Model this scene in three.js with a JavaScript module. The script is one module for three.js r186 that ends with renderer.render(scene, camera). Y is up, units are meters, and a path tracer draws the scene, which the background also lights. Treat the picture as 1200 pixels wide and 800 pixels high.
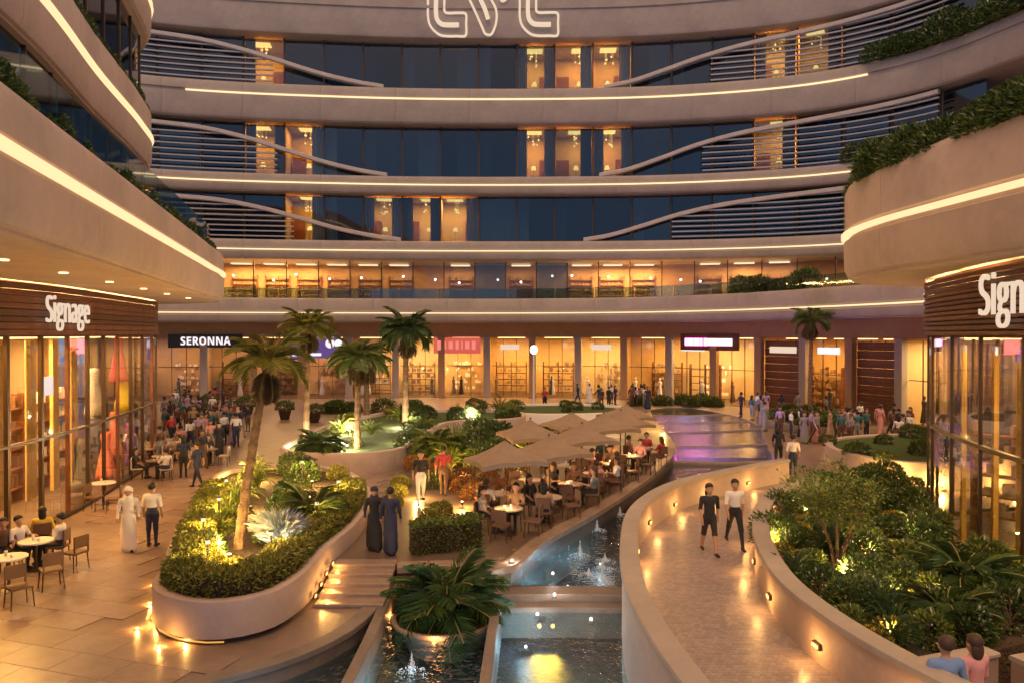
import * as THREE from 'three';
import { mergeGeometries, toCreasedNormals } from 'three/addons/utils/BufferGeometryUtils.js';
import { FontLoader } from 'three/addons/loaders/FontLoader.js';
import { TextGeometry } from 'three/addons/geometries/TextGeometry.js';
import { RectAreaLightUniformsLib } from 'three/addons/lights/RectAreaLightUniformsLib.js';

// ---------------------------------------------------------------- camera, sky, afterglow, exposure
RectAreaLightUniformsLib.init();
const scene = new THREE.Scene();
const camera = new THREE.PerspectiveCamera(47.92, 1200 / 800, 0.3, 500);
camera.position.set(0, 6, 0);
camera.lookAt(0, 5, -100);
const renderer = new THREE.WebGLRenderer({ antialias: true });
renderer.toneMapping = THREE.LinearToneMapping;
renderer.toneMappingExposure = 2.35;
renderer.shadowMap.enabled = true;
{
  const W = 128, H = 64, d = new Float32Array(W * H * 4);
  const hor = [0.05, 0.08, 0.14], mid = [0.25, 0.16, 0.10], top = [0.27, 0.17, 0.105], S = 1.95;
  for (let j = 0; j < H; j++) {
    const e = Math.max(0, Math.sin(((j + 0.5) / H - 0.5) * Math.PI));
    for (let i = 0; i < W; i++) {
      const a = Math.min(1, Math.max(0, (e - 0.22) / 0.38)), b = Math.max(0, (e - 0.6) / 0.4);
      for (let k = 0; k < 3; k++) d[(j * W + i) * 4 + k] = S * ((hor[k] * (1 - a) + mid[k] * a) * (1 - b) + top[k] * b);
      d[(j * W + i) * 4 + 3] = 1;
    }
  }
  const t = new THREE.DataTexture(d, W, H, THREE.RGBAFormat, THREE.FloatType);
  t.mapping = THREE.EquirectangularReflectionMapping; t.magFilter = THREE.LinearFilter; t.needsUpdate = true;
  scene.background = t; scene.environment = t;
}
const sun = new THREE.DirectionalLight(new THREE.Color().setRGB(1, 0.64, 0.38), 0.5);
sun.position.set(-14, 120, 38); sun.target.position.set(0, 6, -45);
sun.castShadow = true; sun.shadow.radius = 40; sun.shadow.mapSize.set(2048, 2048);
Object.assign(sun.shadow.camera, { left: -70, right: 70, top: 60, bottom: -60, near: 1, far: 260 });
scene.add(sun, sun.target);

// ---------------------------------------------------------------- helpers
const V3 = THREE.Vector3, PI = Math.PI;
function rng(a) { return () => { a |= 0; a = a + 0x6D2B79F5 | 0; let t = Math.imul(a ^ a >>> 15, 1 | a); t = t + Math.imul(t ^ t >>> 7, 61 | t) ^ t; return ((t ^ t >>> 14) >>> 0) / 4294967296; }; }
const R = rng(7);
const rr = (a, b) => a + (b - a) * R();
const pick = (a) => a[Math.floor(R() * a.length)];
const smooth = (a, b, x) => { const t = Math.min(1, Math.max(0, (x - a) / (b - a))); return t * t * (3 - 2 * t); };
const hash = (x, y, s) => { let h = Math.imul(x, 374761393) + Math.imul(y, 668265263) + Math.imul(s, 974634721) | 0; h = Math.imul(h ^ h >>> 13, 1274126177); return ((h ^ h >>> 16) >>> 0) / 4294967296; };
function vnoise(x, y, per, s) {
  const xi = Math.floor(x), yi = Math.floor(y), fx = x - xi, fy = y - yi, m = (a) => ((a % per) + per) % per;
  const u = fx * fx * (3 - 2 * fx), v = fy * fy * (3 - 2 * fy);
  const a = hash(m(xi), m(yi), s), b = hash(m(xi + 1), m(yi), s), c = hash(m(xi), m(yi + 1), s), d = hash(m(xi + 1), m(yi + 1), s);
  return a + (b - a) * u + (c - a) * v + (a - b - c + d) * u * v;
}
const fbm = (u, v, f, o, s) => { let t = 0, w = 0.5, n = 0; for (let k = 0; k < o; k++) { t += w * vnoise(u * f, v * f, f, s + k); n += w; w *= 0.55; f *= 2; } return t / n; };
function tex(size, f, color, metres) {     // f(u, v) -> grey or [r, g, b] in 0..1 (sRGB when color)
  const d = new Uint8Array(size * size * 4);
  for (let j = 0; j < size; j++) for (let i = 0; i < size; i++) {
    const c = f(i / size, j / size), o = (j * size + i) * 4, g = Array.isArray(c);
    for (let k = 0; k < 3; k++) d[o + k] = Math.max(0, Math.min(255, 255 * (g ? c[k] : c)));
    d[o + 3] = 255;
  }
  const t = new THREE.DataTexture(d, size, size);
  t.wrapS = t.wrapT = THREE.RepeatWrapping; t.magFilter = THREE.LinearFilter; t.minFilter = THREE.LinearMipmapLinearFilter; t.generateMipmaps = true;
  if (color) t.colorSpace = THREE.SRGBColorSpace;
  t.repeat.set(1 / metres, 1 / metres); t.needsUpdate = true;
  return t;
}
const lin = (r, g, b) => new THREE.Color().setRGB(r, g, b);
function mat(c, rough = 0.7, o = {}) { return new THREE.MeshStandardMaterial({ color: lin(...c), roughness: rough, metalness: 0, side: THREE.DoubleSide, ...o }); }
function glow(c, k = 1) { return new THREE.MeshStandardMaterial({ color: lin(0.02, 0.02, 0.02), roughness: 0.6, emissive: lin(...c), emissiveIntensity: k, side: THREE.DoubleSide }); }

// materials
const grain = tex(256, (u, v) => 0.86 + 0.14 * fbm(u, v, 8, 5, 3), true, 3);
const blotch = tex(256, (u, v) => { const a = fbm(u, v, 4, 5, 11), b = fbm(u, v, 32, 3, 17); return 0.80 + 0.16 * a + 0.06 * (b - 0.5); }, true, 6);
const grainBump = tex(256, (u, v) => fbm(u, v, 24, 4, 21), false, 1.5);
const stoneMap = tex(512, (u, v) => { const a = fbm(u, v, 5, 6, 31), b = fbm(u + 0.3 * a, v, 40, 3, 37); const t = 0.78 + 0.2 * a + 0.1 * (b - 0.5); return [t, t * 0.985, t * 0.96]; }, true, 2.4);
const woodMap = tex(512, (u, v) => { const a = fbm(u, v, 6, 4, 41), l = fbm(u * 1, v * 1 + 0.02 * a, 64, 2, 43), s = vnoise(u * 4, v * 96, 96, 5); const t = 0.62 + 0.22 * a + 0.12 * (l - 0.5) + 0.2 * (s - 0.5); return [t, t * 0.93, t * 0.86]; }, true, 2);
const rippleMap = tex(512, (u, v) => { const w = fbm(u, v, 6, 3, 51); return 0.5 * fbm(u + 0.05 * w, v + 0.05 * w, 10, 3, 53) + 0.5 * (1 - Math.abs(2 * fbm(u + 0.08 * w, v, 18, 3, 57) - 1)); }, false, 3.2);
const cobbleMap = tex(512, (u, v) => { const n = 26, y = v * n, row = Math.floor(y), x = u * n + (row % 2) * 0.5, c = Math.floor(x) % n, fx = x - Math.floor(x), fy = y - row; const j = Math.min(fx, 1 - fx, fy, 1 - fy) < 0.06 ? 0.88 : 1; const t = (0.80 + 0.14 * hash(c, row, 61) + 0.08 * (fbm(u, v, 64, 2, 63) - 0.5)) * j * (0.9 + 0.12 * fbm(u, v, 4, 4, 65)); return [t, t * 0.97, t * 0.95]; }, true, 2.6);
const cobbleBump = tex(512, (u, v) => { const n = 26, y = v * n, row = Math.floor(y), x = u * n + (row % 2) * 0.5, fx = x - Math.floor(x), fy = y - row; return smooth(0.02, 0.14, Math.min(fx, 1 - fx, fy, 1 - fy)); }, false, 2.6);
const mosaicMap = tex(256, (u, v) => { const n = 32, c = Math.floor(u * n), r = Math.floor(v * n), fx = u * n - c, fy = v * n - r; const j = Math.min(fx, 1 - fx, fy, 1 - fy) < 0.08 ? 0.6 : 1, k = 0.55 + 0.45 * hash(c, r, 71); return [0.72 * k * j, 0.88 * k * j, 0.95 * k * j]; }, true, 1.6);
const M = {
  slab: mat([0.45, 0.375, 0.325], 0.62, { map: blotch, bumpMap: grainBump, bumpScale: 0.004 }),
  render: mat([0.62, 0.47, 0.395], 0.7, { map: blotch, bumpMap: grainBump, bumpScale: 0.005 }),
  stone: mat([0.37, 0.27, 0.22], 0.3, { map: stoneMap, bumpMap: grainBump, bumpScale: 0.003 }),
  stone2: mat([0.34, 0.245, 0.195], 0.36, { map: stoneMap, bumpMap: grainBump, bumpScale: 0.003 }),
  stone3: mat([0.40, 0.295, 0.24], 0.26, { map: stoneMap, bumpMap: grainBump, bumpScale: 0.003 }),
  ground: mat([0.31, 0.22, 0.175], 0.34, { map: stoneMap, bumpMap: grainBump, bumpScale: 0.003 }),
  terrace: mat([0.19, 0.13, 0.10], 0.4, { map: stoneMap, bumpMap: grainBump, bumpScale: 0.003 }),
  kerb: mat([0.25, 0.20, 0.175], 0.6, { map: stoneMap }),
  cobble: mat([0.40, 0.335, 0.32], 0.36, { map: cobbleMap, bumpMap: cobbleBump, bumpScale: 0.0025 }),
  wood: mat([0.20, 0.078, 0.034], 0.5, { map: woodMap }),
  wood2: mat([0.26, 0.105, 0.045], 0.5, { map: woodMap }),
  wood3: mat([0.155, 0.06, 0.028], 0.5, { map: woodMap }),
  fasciaBrown: mat([0.40, 0.235, 0.12], 0.55, { map: grain }),
  dark: mat([0.03, 0.026, 0.024], 0.5),
  bronze: mat([0.09, 0.055, 0.032], 0.38, { metalness: 0.6 }),
  louver: mat([0.36, 0.35, 0.36], 0.45, { metalness: 0.3 }),
  ribbon: mat([0.52, 0.46, 0.43], 0.5, { map: grain }),
  warmWall: mat([0.62, 0.42, 0.20], 0.7, { map: blotch }),
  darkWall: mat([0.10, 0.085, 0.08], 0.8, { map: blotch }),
  roomFloor: mat([0.14, 0.09, 0.05], 0.5, { map: woodMap }),
  soil: mat([0.075, 0.045, 0.026], 1, { map: grain, bumpMap: grainBump, bumpScale: 0.05 }),
  lawn: mat([0.06, 0.10, 0.02], 1, { map: grain, bumpMap: grainBump, bumpScale: 0.06 }),
  basin: mat([0.055, 0.085, 0.105], 0.5, { map: mosaicMap }),
  canvas: mat([0.32, 0.225, 0.155], 0.9, { map: grain }),
  white: mat([0.72, 0.68, 0.64], 0.5),
  chair: mat([0.16, 0.085, 0.05], 0.55), chairPale: mat([0.5, 0.4, 0.32], 0.6), metal: mat([0.25, 0.23, 0.22], 0.35, { metalness: 0.8 }),
  tableTop: mat([0.42, 0.32, 0.25], 0.45, { map: woodMap }),
  trunk: mat([0.36, 0.26, 0.17], 0.95, { map: woodMap, bumpMap: grainBump, bumpScale: 0.03 }),
  curtain: mat([0.13, 0.14, 0.16], 0.9), curtainPale: mat([0.42, 0.41, 0.40], 0.9), roomWall: mat([0.46, 0.36, 0.26], 0.8, { map: blotch }),
  glassBlue: new THREE.MeshPhysicalMaterial({ color: lin(0.20, 0.31, 0.42), roughness: 0.03, transmission: 1, thickness: 0, ior: 1.7, side: THREE.DoubleSide }),
  glassGrey: new THREE.MeshPhysicalMaterial({ color: lin(0.30, 0.40, 0.46), roughness: 0.03, transmission: 1, thickness: 0, ior: 1.78, side: THREE.DoubleSide }),
  glassClear: new THREE.MeshPhysicalMaterial({ color: lin(0.93, 0.92, 0.9), roughness: 0.02, transmission: 1, thickness: 0, ior: 1.5, side: THREE.DoubleSide }),
  glassRail: new THREE.MeshPhysicalMaterial({ color: lin(0.55, 0.68, 0.66), roughness: 0.03, transmission: 1, thickness: 0, ior: 1.7, side: THREE.DoubleSide }),
  water: new THREE.MeshPhysicalMaterial({ color: lin(0.55, 0.74, 0.82), roughness: 0.03, transmission: 1, thickness: 0, ior: 1.45, bumpMap: rippleMap, bumpScale: 0.07, side: THREE.DoubleSide }),
  waterStill: new THREE.MeshPhysicalMaterial({ color: lin(0.55, 0.74, 0.82), roughness: 0.03, transmission: 1, thickness: 0, ior: 1.5, bumpMap: rippleMap, bumpScale: 0.022, side: THREE.DoubleSide }),
  foam: new THREE.MeshPhysicalMaterial({ color: lin(0.9, 0.93, 0.95), roughness: 0.9, transmission: 0.45, thickness: 0, side: THREE.DoubleSide }),
  led: glow([1.0, 0.70, 0.40], 0.6), ledNear: glow([1.0, 0.62, 0.32], 0.6), lampWarm: glow([1, 0.60, 0.24], 1.6), lampWhite: glow([1, 0.93, 0.84], 1.8), lampAmber: glow([1, 0.5, 0.12], 1.6),
  ledAmber: glow([1, 0.45, 0.09], 0.4), signFace: glow([1.0, 0.76, 0.56], 0.36), signWhite: glow([0.95, 0.84, 0.86], 0.5), magenta: glow([1, 0.2, 0.72], 2.4), pinkWhite: glow([1, 0.60, 0.66], 0.9), coral: glow([1, 0.16, 0.11], 0.28), violet: glow([0.30, 0.16, 0.62], 0.16), coral2: glow([1, 0.27, 0.2], 0.4),
};
const leafMat = new THREE.MeshStandardMaterial({ color: 0xffffff, vertexColors: true, roughness: 0.6, side: THREE.DoubleSide });

// scene objects
const taken = {};
function numbered(n) { const k = taken[n] = (taken[n] ?? -1) + 1; return k ? n + '_' + String(k).padStart(3, '0') : n; }
function shade(o) { o.castShadow = true; o.receiveShadow = true; return o; }
function obj(name, geo, m, parent) { const o = shade(new THREE.Mesh(Array.isArray(geo) ? (geo.length > 1 ? merge(geo) : geo[0]) : geo, m)); o.name = parent ? name : numbered(name); (parent ?? scene).add(o); return o; }
function tag(o, label, category, group) { o.userData.label = label; o.userData.category = category; if (group) o.userData.group = group; return o; }
function thing(name, label, category, p = [0, 0, 0], turn = 0, group) { const o = new THREE.Group(); o.name = numbered(name); scene.add(o); o.position.set(...p); o.rotation.y = turn; return tag(o, label, category, group); }
function struct(name, geo, m) { const o = obj(name, geo, m); o.userData.kind = 'structure'; return o; }
function structGroup(name) { const o = new THREE.Group(); o.name = numbered(name); o.userData.kind = 'structure'; scene.add(o); return o; }
function stuff(o) { o.userData.kind = 'stuff'; return o; }
function copy(src, p, turn = 0, label, group, sc) { const r = src.clone(); r.name = numbered(src.name.replace(/_\d{3}$/, '')); r.userData = { ...src.userData }; scene.add(r); r.position.set(...p); r.rotation.y = turn; if (sc) r.scale.multiplyScalar(sc); if (label) r.userData.label = label; if (group) r.userData.group = group; return r; }
function merge(list) {
  const want = list.some((g) => g.attributes.color);
  return mergeGeometries(list.map((g) => { g = g.index ? g.toNonIndexed() : g; if (!g.attributes.uv) g.setAttribute('uv', new THREE.BufferAttribute(new Float32Array(g.attributes.position.count * 2), 2)); if (!g.attributes.normal) g.computeVertexNormals(); if (want && !g.attributes.color) g.setAttribute('color', new THREE.BufferAttribute(new Float32Array(g.attributes.position.count * 3).fill(1), 3)); for (const k of Object.keys(g.attributes)) if (!['position', 'normal', 'uv', 'color'].includes(k)) g.deleteAttribute(k); return g; }));
}
const box = (w, h, d, x = 0, y = 0, z = 0) => new THREE.BoxGeometry(w, h, d).translate(x, y, z);
const cyl = (r0, r1, h, n = 12, x = 0, y = 0, z = 0) => new THREE.CylinderGeometry(r0, r1, h, n).translate(x, y, z);
function rod(a, b, r0, r1 = r0, n = 7) { const A = new V3(...a), B = new V3(...b), d = B.clone().sub(A), g = new THREE.CylinderGeometry(r1, r0, d.length(), n); g.applyQuaternion(new THREE.Quaternion().setFromUnitVectors(new V3(0, 1, 0), d.clone().normalize())); return g.translate((A.x + B.x) / 2, (A.y + B.y) / 2, (A.z + B.z) / 2); }
function tube(pts, r, n = 40, rad = 6, closed = false) { return new THREE.TubeGeometry(new THREE.CatmullRomCurve3(pts.map((p) => new V3(...p)), closed, 'centripetal'), n, r, rad, closed); }

// a plan line on the ground; its left-hand side looks to the court
class Plan {
  constructor(ctrl, step = 0.5, loop = false) {
    const c = new THREE.CatmullRomCurve3(ctrl.map(([x, z]) => new V3(x, 0, z)), loop, 'centripetal');
    const n = Math.ceil(c.getLength() / step); this.init(c.getSpacedPoints(n).map((p) => [p.x, p.z])); this.loop = loop;
  }
  init(p) { this.p = p; this.s = [0]; for (let i = 1; i < p.length; i++) this.s.push(this.s[i - 1] + Math.hypot(p[i][0] - p[i - 1][0], p[i][1] - p[i - 1][1])); this.len = this.s[p.length - 1]; }
  at(s) {
    s = Math.min(this.len, Math.max(0, s)); let i = 1; while (i < this.s.length - 1 && this.s[i] < s) i++;
    const a = this.p[i - 1], b = this.p[i], L = this.s[i] - this.s[i - 1], t = (s - this.s[i - 1]) / L, tx = (b[0] - a[0]) / L, tz = (b[1] - a[1]) / L;
    return { x: a[0] + (b[0] - a[0]) * t, z: a[1] + (b[1] - a[1]) * t, tx, tz, nx: -tz, nz: tx, turn: Math.atan2(-tz, tx) };
  }
  sub(s0, s1, step = 0.5) { const n = Math.max(1, Math.ceil((s1 - s0) / step)), o = []; for (let i = 0; i <= n; i++) { const q = this.at(s0 + (s1 - s0) * i / n); o.push([q.x, q.z]); } return o; }
  off(o) { const r = Object.create(Plan.prototype); r.init(this.p.map(([x, z], i) => { const a = this.p[Math.max(0, i - 1)], b = this.p[Math.min(this.p.length - 1, i + 1)], L = Math.hypot(b[0] - a[0], b[1] - a[1]) || 1; return [x - (b[1] - a[1]) / L * o, z + (b[0] - a[0]) / L * o]; })); return r; }
  sAt(px, lo = 0, hi = this.len) { let best = lo, e = 1e9; for (let s = lo; s <= hi; s += 0.1) { const q = this.at(s); if (q.z > -2) continue; const d = Math.abs(600 - 900 * q.x / q.z - px); if (d < e) { e = d; best = s; } } return best; }
}
// sweep a profile [[offset to the court, height], ...] along plan points [[x, z, dy?], ...]
function sweep(pts, prof, { caps = true, loop = false, closed = true, crease = 0.55 } = {}) {
  const n = pts.length, m = prof.length, rings = [], us = [0];
  for (let i = 0; i < n; i++) {
    const a = pts[loop ? (i - 1 + n) % n : Math.max(0, i - 1)], b = pts[loop ? (i + 1) % n : Math.min(n - 1, i + 1)], L = Math.hypot(b[0] - a[0], b[1] - a[1]) || 1, nx = -(b[1] - a[1]) / L, nz = (b[0] - a[0]) / L;
    if (i) us.push(us[i - 1] + Math.hypot(pts[i][0] - pts[i - 1][0], pts[i][1] - pts[i - 1][1]));
    rings.push(prof.map(([o, h]) => [pts[i][0] + nx * o, h + (pts[i][2] ?? 0), pts[i][1] + nz * o]));
  }
  const vs = [0]; for (let j = 1; j <= m; j++) vs.push(vs[j - 1] + Math.hypot(prof[j % m][0] - prof[j - 1][0], prof[j % m][1] - prof[j - 1][1]));
  const P = [], U = [], tri = (a, b, c, ua, ub, uc) => { P.push(...a, ...b, ...c); U.push(...ua, ...ub, ...uc); };
  const last = loop ? n : n - 1, mm = closed ? m : m - 1;
  for (let i = 0; i < last; i++) for (let j = 0; j < mm; j++) {
    const k = (i + 1) % n, l = (j + 1) % m, u0 = us[i], u1 = i + 1 < n ? us[i + 1] : us[i] + 0.5;
    tri(rings[i][j], rings[k][j], rings[k][l], [u0, vs[j]], [u1, vs[j]], [u1, vs[j + 1]]);
    tri(rings[i][j], rings[k][l], rings[i][l], [u0, vs[j]], [u1, vs[j + 1]], [u0, vs[j + 1]]);
  }
  if (caps && !loop && closed) {
    const f = THREE.ShapeUtils.triangulateShape(prof.map(([o, h]) => new THREE.Vector2(o, h)), []);
    for (const [a, b, c] of f) { for (const r of [rings[0], rings[n - 1]]) tri(r[a], r[b], r[c], prof[a], prof[b], prof[c]); }
  }
  const g = new THREE.BufferGeometry();
  g.setAttribute('position', new THREE.Float32BufferAttribute(P, 3)); g.setAttribute('uv', new THREE.Float32BufferAttribute(U, 2));
  return toCreasedNormals(g, crease);
}
const rect = (o0, o1, h0, h1) => [[o0, h0], [o1, h0], [o1, h1], [o0, h1]];
const bev = (o0, o1, h0, h1, b = 0.03) => [[o0 + b, h0], [o1 - b, h0], [o1, h0 + b], [o1, h1 - b], [o1 - b, h1], [o0 + b, h1], [o0, h1 - b], [o0, h0 + b]];
function flat(poly, y, holes = []) {
  const sh = new THREE.Shape(poly.map(([x, z]) => new THREE.Vector2(x, -z)));
  for (const h of holes) sh.holes.push(new THREE.Path(h.map(([x, z]) => new THREE.Vector2(x, -z))));
  return new THREE.ShapeGeometry(sh).rotateX(-PI / 2).translate(0, y, 0);
}
function solid(poly, y0, y1, b = 0.02) {
  const sh = new THREE.Shape(poly.map(([x, z]) => new THREE.Vector2(x, -z)));
  return new THREE.ExtrudeGeometry(sh, { depth: y1 - y0 - b, bevelEnabled: b > 0, bevelSize: b, bevelThickness: b, bevelOffset: -b, bevelSegments: 1, curveSegments: 4 }).rotateX(-PI / 2).translate(0, y0, 0);
}
function inside(x, z, poly) { let c = false; for (let i = 0, j = poly.length - 1; i < poly.length; j = i++) { const [a, b] = poly[i], [d, e] = poly[j]; if ((b > z) !== (e > z) && x < (d - a) * (z - b) / (e - b) + a) c = !c; } return c; }
const put = (o, q, off, y = 0) => { o.position.set(q.x + q.nx * off, y, q.z + q.nz * off); o.rotation.y = q.turn; return o; };
const px2 = (px, py, h = 0) => { const d = 900 * (6 - h) / (py - 391); return [(px - 600) / 900 * d, h, -d]; };   // where a pixel's ray meets height h
function area(c, k, w, h, p, look) { const l = new THREE.RectAreaLight(lin(...c), k * 0.88, w, h); l.position.set(...p); scene.add(l); l.lookAt(...look); return l; }
function point(c, k, p, r = 1, dist = 0) { const l = new THREE.PointLight(lin(...c), k * 0.85, dist); l.position.set(...p); l.castShadow = true; l.shadow.radius = r; scene.add(l); return l; }
const font = await new FontLoader().loadAsync('fonts/droid/droid_sans_regular.typeface.json');
const fontB = await new FontLoader().loadAsync('fonts/droid/droid_sans_bold.typeface.json');
function letters(word, size, m, parent, sx = 1, f = font) {   // each letter a part of its sign
  const k = size / f.data.resolution, adv = [...word].map((c) => f.data.glyphs[c].ha * k * sx); let x = -adv.reduce((a, b) => a + b, 0) / 2;
  [...word].forEach((c, i) => { const g = new TextGeometry(c, { font: f, size, depth: 0.06, curveSegments: 4, bevelEnabled: false }); g.scale(sx, 1, 1); obj('letter_light', g, m, parent).position.x = x; x += adv[i]; });
}
const text = (s, size, depth, f = font) => { const g = new TextGeometry(s, { font: f, size, depth, curveSegments: 4, bevelEnabled: false }); g.computeBoundingBox(); const b = g.boundingBox; return g.translate(-(b.min.x + b.max.x) / 2, 0, 0); };
// ---------------------------------------------------------------- ground, channel, terrace, ramp
const rampLeft = new Plan([[2.9, -6.5], [2.45, -9], [2.2, -11], [2.1, -13], [2.15, -14.6], [2.45, -17], [3.05, -20], [3.9, -22.2], [5.2, -24.7], [6.9, -27.1], [9.2, -29.7], [11.2, -31.6]], 0.3);
const rampRight = new Plan([[6.9, -7.5], [6.0, -9.4], [5.45, -11], [5.15, -12.5], [5.05, -14.3], [5.35, -16.5], [5.85, -18.5], [6.6, -20.6], [7.6, -22.6], [8.8, -24.4], [10.3, -26.0], [12.2, -27.2]], 0.3);
const bank = new Plan([[-2.75, -18.3], [-1.6, -18.45], [-0.3, -18.1], [0.9, -20.7], [2.7, -24.1], [5.1, -29.3], [7.3, -35]], 0.6).p;
const farLeft = new Plan([[7.3, -35], [8.6, -40], [9.3, -46], [10, -54], [11, -61]], 1).p, farRight = new Plan([[14.5, -62.5], [16.3, -56], [16, -50], [14.2, -43], [12.4, -36], [11.2, -31.6]], 1).p;
const plazaEdge = new Plan([[-9.5, -9.5], [-7, -11.6], [-5.3, -13.1], [-4.1, -14.1], [-3.3, -15.4], [-2.95, -16.9], [-2.75, -18.3]], 0.5).p;
const channel = [...plazaEdge, ...bank.slice(1), ...farLeft.slice(1), [12.6, -62.6], ...farRight, ...rampLeft.p.slice().reverse().slice(1), [-9.5, -6.5]];
const groundOuter = [[-130, 40], [130, 40], [130, -150], [-130, -150]];
struct('plaza_ground', flat(groundOuter, 0, [channel]), M.ground);
const bankLine = [...plazaEdge, ...bank.slice(1), ...farLeft.slice(1), [12.6, -62.6], [14.5, -62.5]];
struct('channel_bank', [sweep(bankLine, rect(0, -0.02, -1.1, -0.004), {}), sweep(farRight, rect(0, -0.02, -1.1, -0.004))], M.kerb);
struct('basin_floor', flat(channel.map(([x, z]) => [x, z]), -0.95), M.basin);

// stone slabs of the left plaza, laid in staggered courses
const planterA = new Plan([[-7.75, -16.9], [-7.35, -15.6], [-6.5, -14.85], [-5.6, -14.7], [-4.85, -15.2], [-4.5, -16.3], [-4.45, -18.5], [-4.25, -21], [-4.6, -25], [-6.5, -29.3], [-9, -30.4], [-10.8, -29.4], [-10.4, -25.8], [-9.5, -22.4], [-8.5, -19]], 0.35, true).p.slice(0, -1);
const pave = structGroup('plaza_paving');
{
  const w = 1.25, h = 0.78, geos = [0, 1, 2].map((k) => { const g = new THREE.ExtrudeGeometry(new THREE.Shape([[-w / 2 + 0.004, -h / 2 + 0.004], [w / 2 - 0.004, -h / 2 + 0.004], [w / 2 - 0.004, h / 2 - 0.004], [-w / 2 + 0.004, h / 2 - 0.004]].map(([a, b]) => new THREE.Vector2(a, b))), { depth: 0.012, bevelEnabled: true, bevelSize: 0.003, bevelThickness: 0.003, bevelOffset: -0.003, bevelSegments: 1 }).rotateX(-PI / 2); const u = g.attributes.uv; for (let i = 0; i < u.count; i++) u.setXY(i, u.getX(i) + k * 0.83, u.getY(i) + k * 0.37); return g; });
  const mats = [M.stone, M.stone2, M.stone3, M.stone], a = -0.32, c = Math.cos(a), s = Math.sin(a), spots = [];
  for (let j = -30; j < 30; j++) for (let i = -22; i < 22; i++) {
    const lx = (i + (j % 2) * 0.5 + 0.13 * ((j * 7) % 3)) * w, lz = j * h, x = -9 + lx * c + lz * s, z = -20 - lx * s + lz * c;
    if (z < -33 || z > -9 || x < -14.2 || x > -2.5) continue;
    const ok = [[-w / 2, -h / 2], [w / 2, -h / 2], [w / 2, h / 2], [-w / 2, h / 2]].every(([p, q]) => { const X = x + p * c + q * s, Z = z - p * s + q * c; return !inside(X, Z, channel) && !inside(X, Z, planterA) && X > -14.3 && !(X > -4.4 && Z < -16.4); });
    if (ok && Math.abs(x / z) < 0.72) spots.push([x, z]);
  }
  spots.sort((p, q) => q[1] - p[1]);
  spots.slice(0, 300).forEach(([x, z]) => { const o = obj('paving_slab', pick(geos), pick(mats), pave); o.position.set(x, 0.003 + rr(0, 0.001), z); o.rotation.y = a; o.rotation.z = rr(-0.0008, 0.0008); });
}
// coping of the channel
struct('channel_coping', [sweep(plazaEdge, bev(-0.3, 0.06, -0.10, 0.035, 0.015))], M.kerb);
struct('terrace_coping', [sweep(bank.slice(0), bev(-0.34, 0.08, 0.28, 0.46, 0.02))], M.stone3);

// terrace with the parasols, 0.4 m above the plaza
const TH = 0.4;
const terrace = [...bank.slice(0), [8.0, -37.5], [6.5, -41], [2, -43.5], [-2.5, -44], [-3.6, -38], [-4.6, -31], [-4.3, -26], [-4.25, -21], [-4.4, -18.9], [-2.75, -18.9]];
struct('cafe_terrace', solid(terrace, -0.9, TH), M.terrace);
// five steps up from the plaza to the terrace
const steps = structGroup('garden_steps');
for (let k = 0; k < 5; k++) obj('step', toCreasedNormals(new THREE.ExtrudeGeometry(new THREE.Shape([[-0.76, 0], [0.76, 0], [0.76, 0.46], [-0.76, 0.46]].map(([a, b]) => new THREE.Vector2(a, b))), { depth: 0.085 * (k + 1) - 0.03, bevelEnabled: true, bevelSize: 0.015, bevelThickness: 0.015, bevelOffset: -0.015, bevelSegments: 1 }).rotateX(-PI / 2), 0.5), k % 2 ? M.stone : M.stone3, steps).position.set(-3.58, 0.015, -16.75 - 0.44 * k);

// water: four sheets, weirs and dividing walls between them
struct('pool_water', flat([[-9.4, -6.6], [2.75, -7.2], [2.2, -11], [2.12, -14], [2.6, -18.2], [-0.3, -18.05], [-1.6, -18.4], [-2.75, -18.2], ...plazaEdge.slice().reverse()], -0.36), M.water);
struct('pool_water', flat([[-0.2, -18.35], [2.65, -18.35], ...rampLeft.p.filter((p) => p[1] < -18.6), ...farRight.slice().reverse().filter((p) => p[1] > -37), ...farLeft.slice().reverse().filter((p) => p[1] > -37.5), ...bank.slice(4).reverse()], -0.12), M.water);
struct('pool_water', flat([...farLeft.filter((p) => p[1] < -37), [12.6, -62.6], ...farRight.filter((p) => p[1] < -37)], -0.06), M.waterStill);
const wA = sweep([[-2.95, -7], [-2.85, -11], [-2.82, -15], [-2.86, -18]], bev(-0.11, 0.11, -0.95, 0.02, 0.015)), wB = sweep([[-0.62, -7], [-0.52, -11], [-0.42, -15], [-0.32, -18.1]], bev(-0.1, 0.1, -0.95, 0.0, 0.015));
tag(obj('pool_wall', wA, M.kerb), 'narrow stone wall between the plaza pool and the pool under the cycad', 'wall', 'walls between the pools');
tag(obj('pool_wall', wB, M.kerb), 'narrow stone wall between the cycad pool and the pool with the yellow light', 'wall', 'walls between the pools');
tag(obj('weir', [sweep([[-0.3, -18.25], [1.2, -18.3], [2.75, -18.2]], bev(-0.18, 0.42, -0.95, -0.07, 0.02)), sweep([[-0.3, -17.75], [1.2, -17.78], [2.7, -17.7]], bev(-0.1, 0.3, -0.95, -0.24, 0.02))], M.kerb), 'wide stone weir stepping down to the pool with the yellow light', 'weir');
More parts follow.
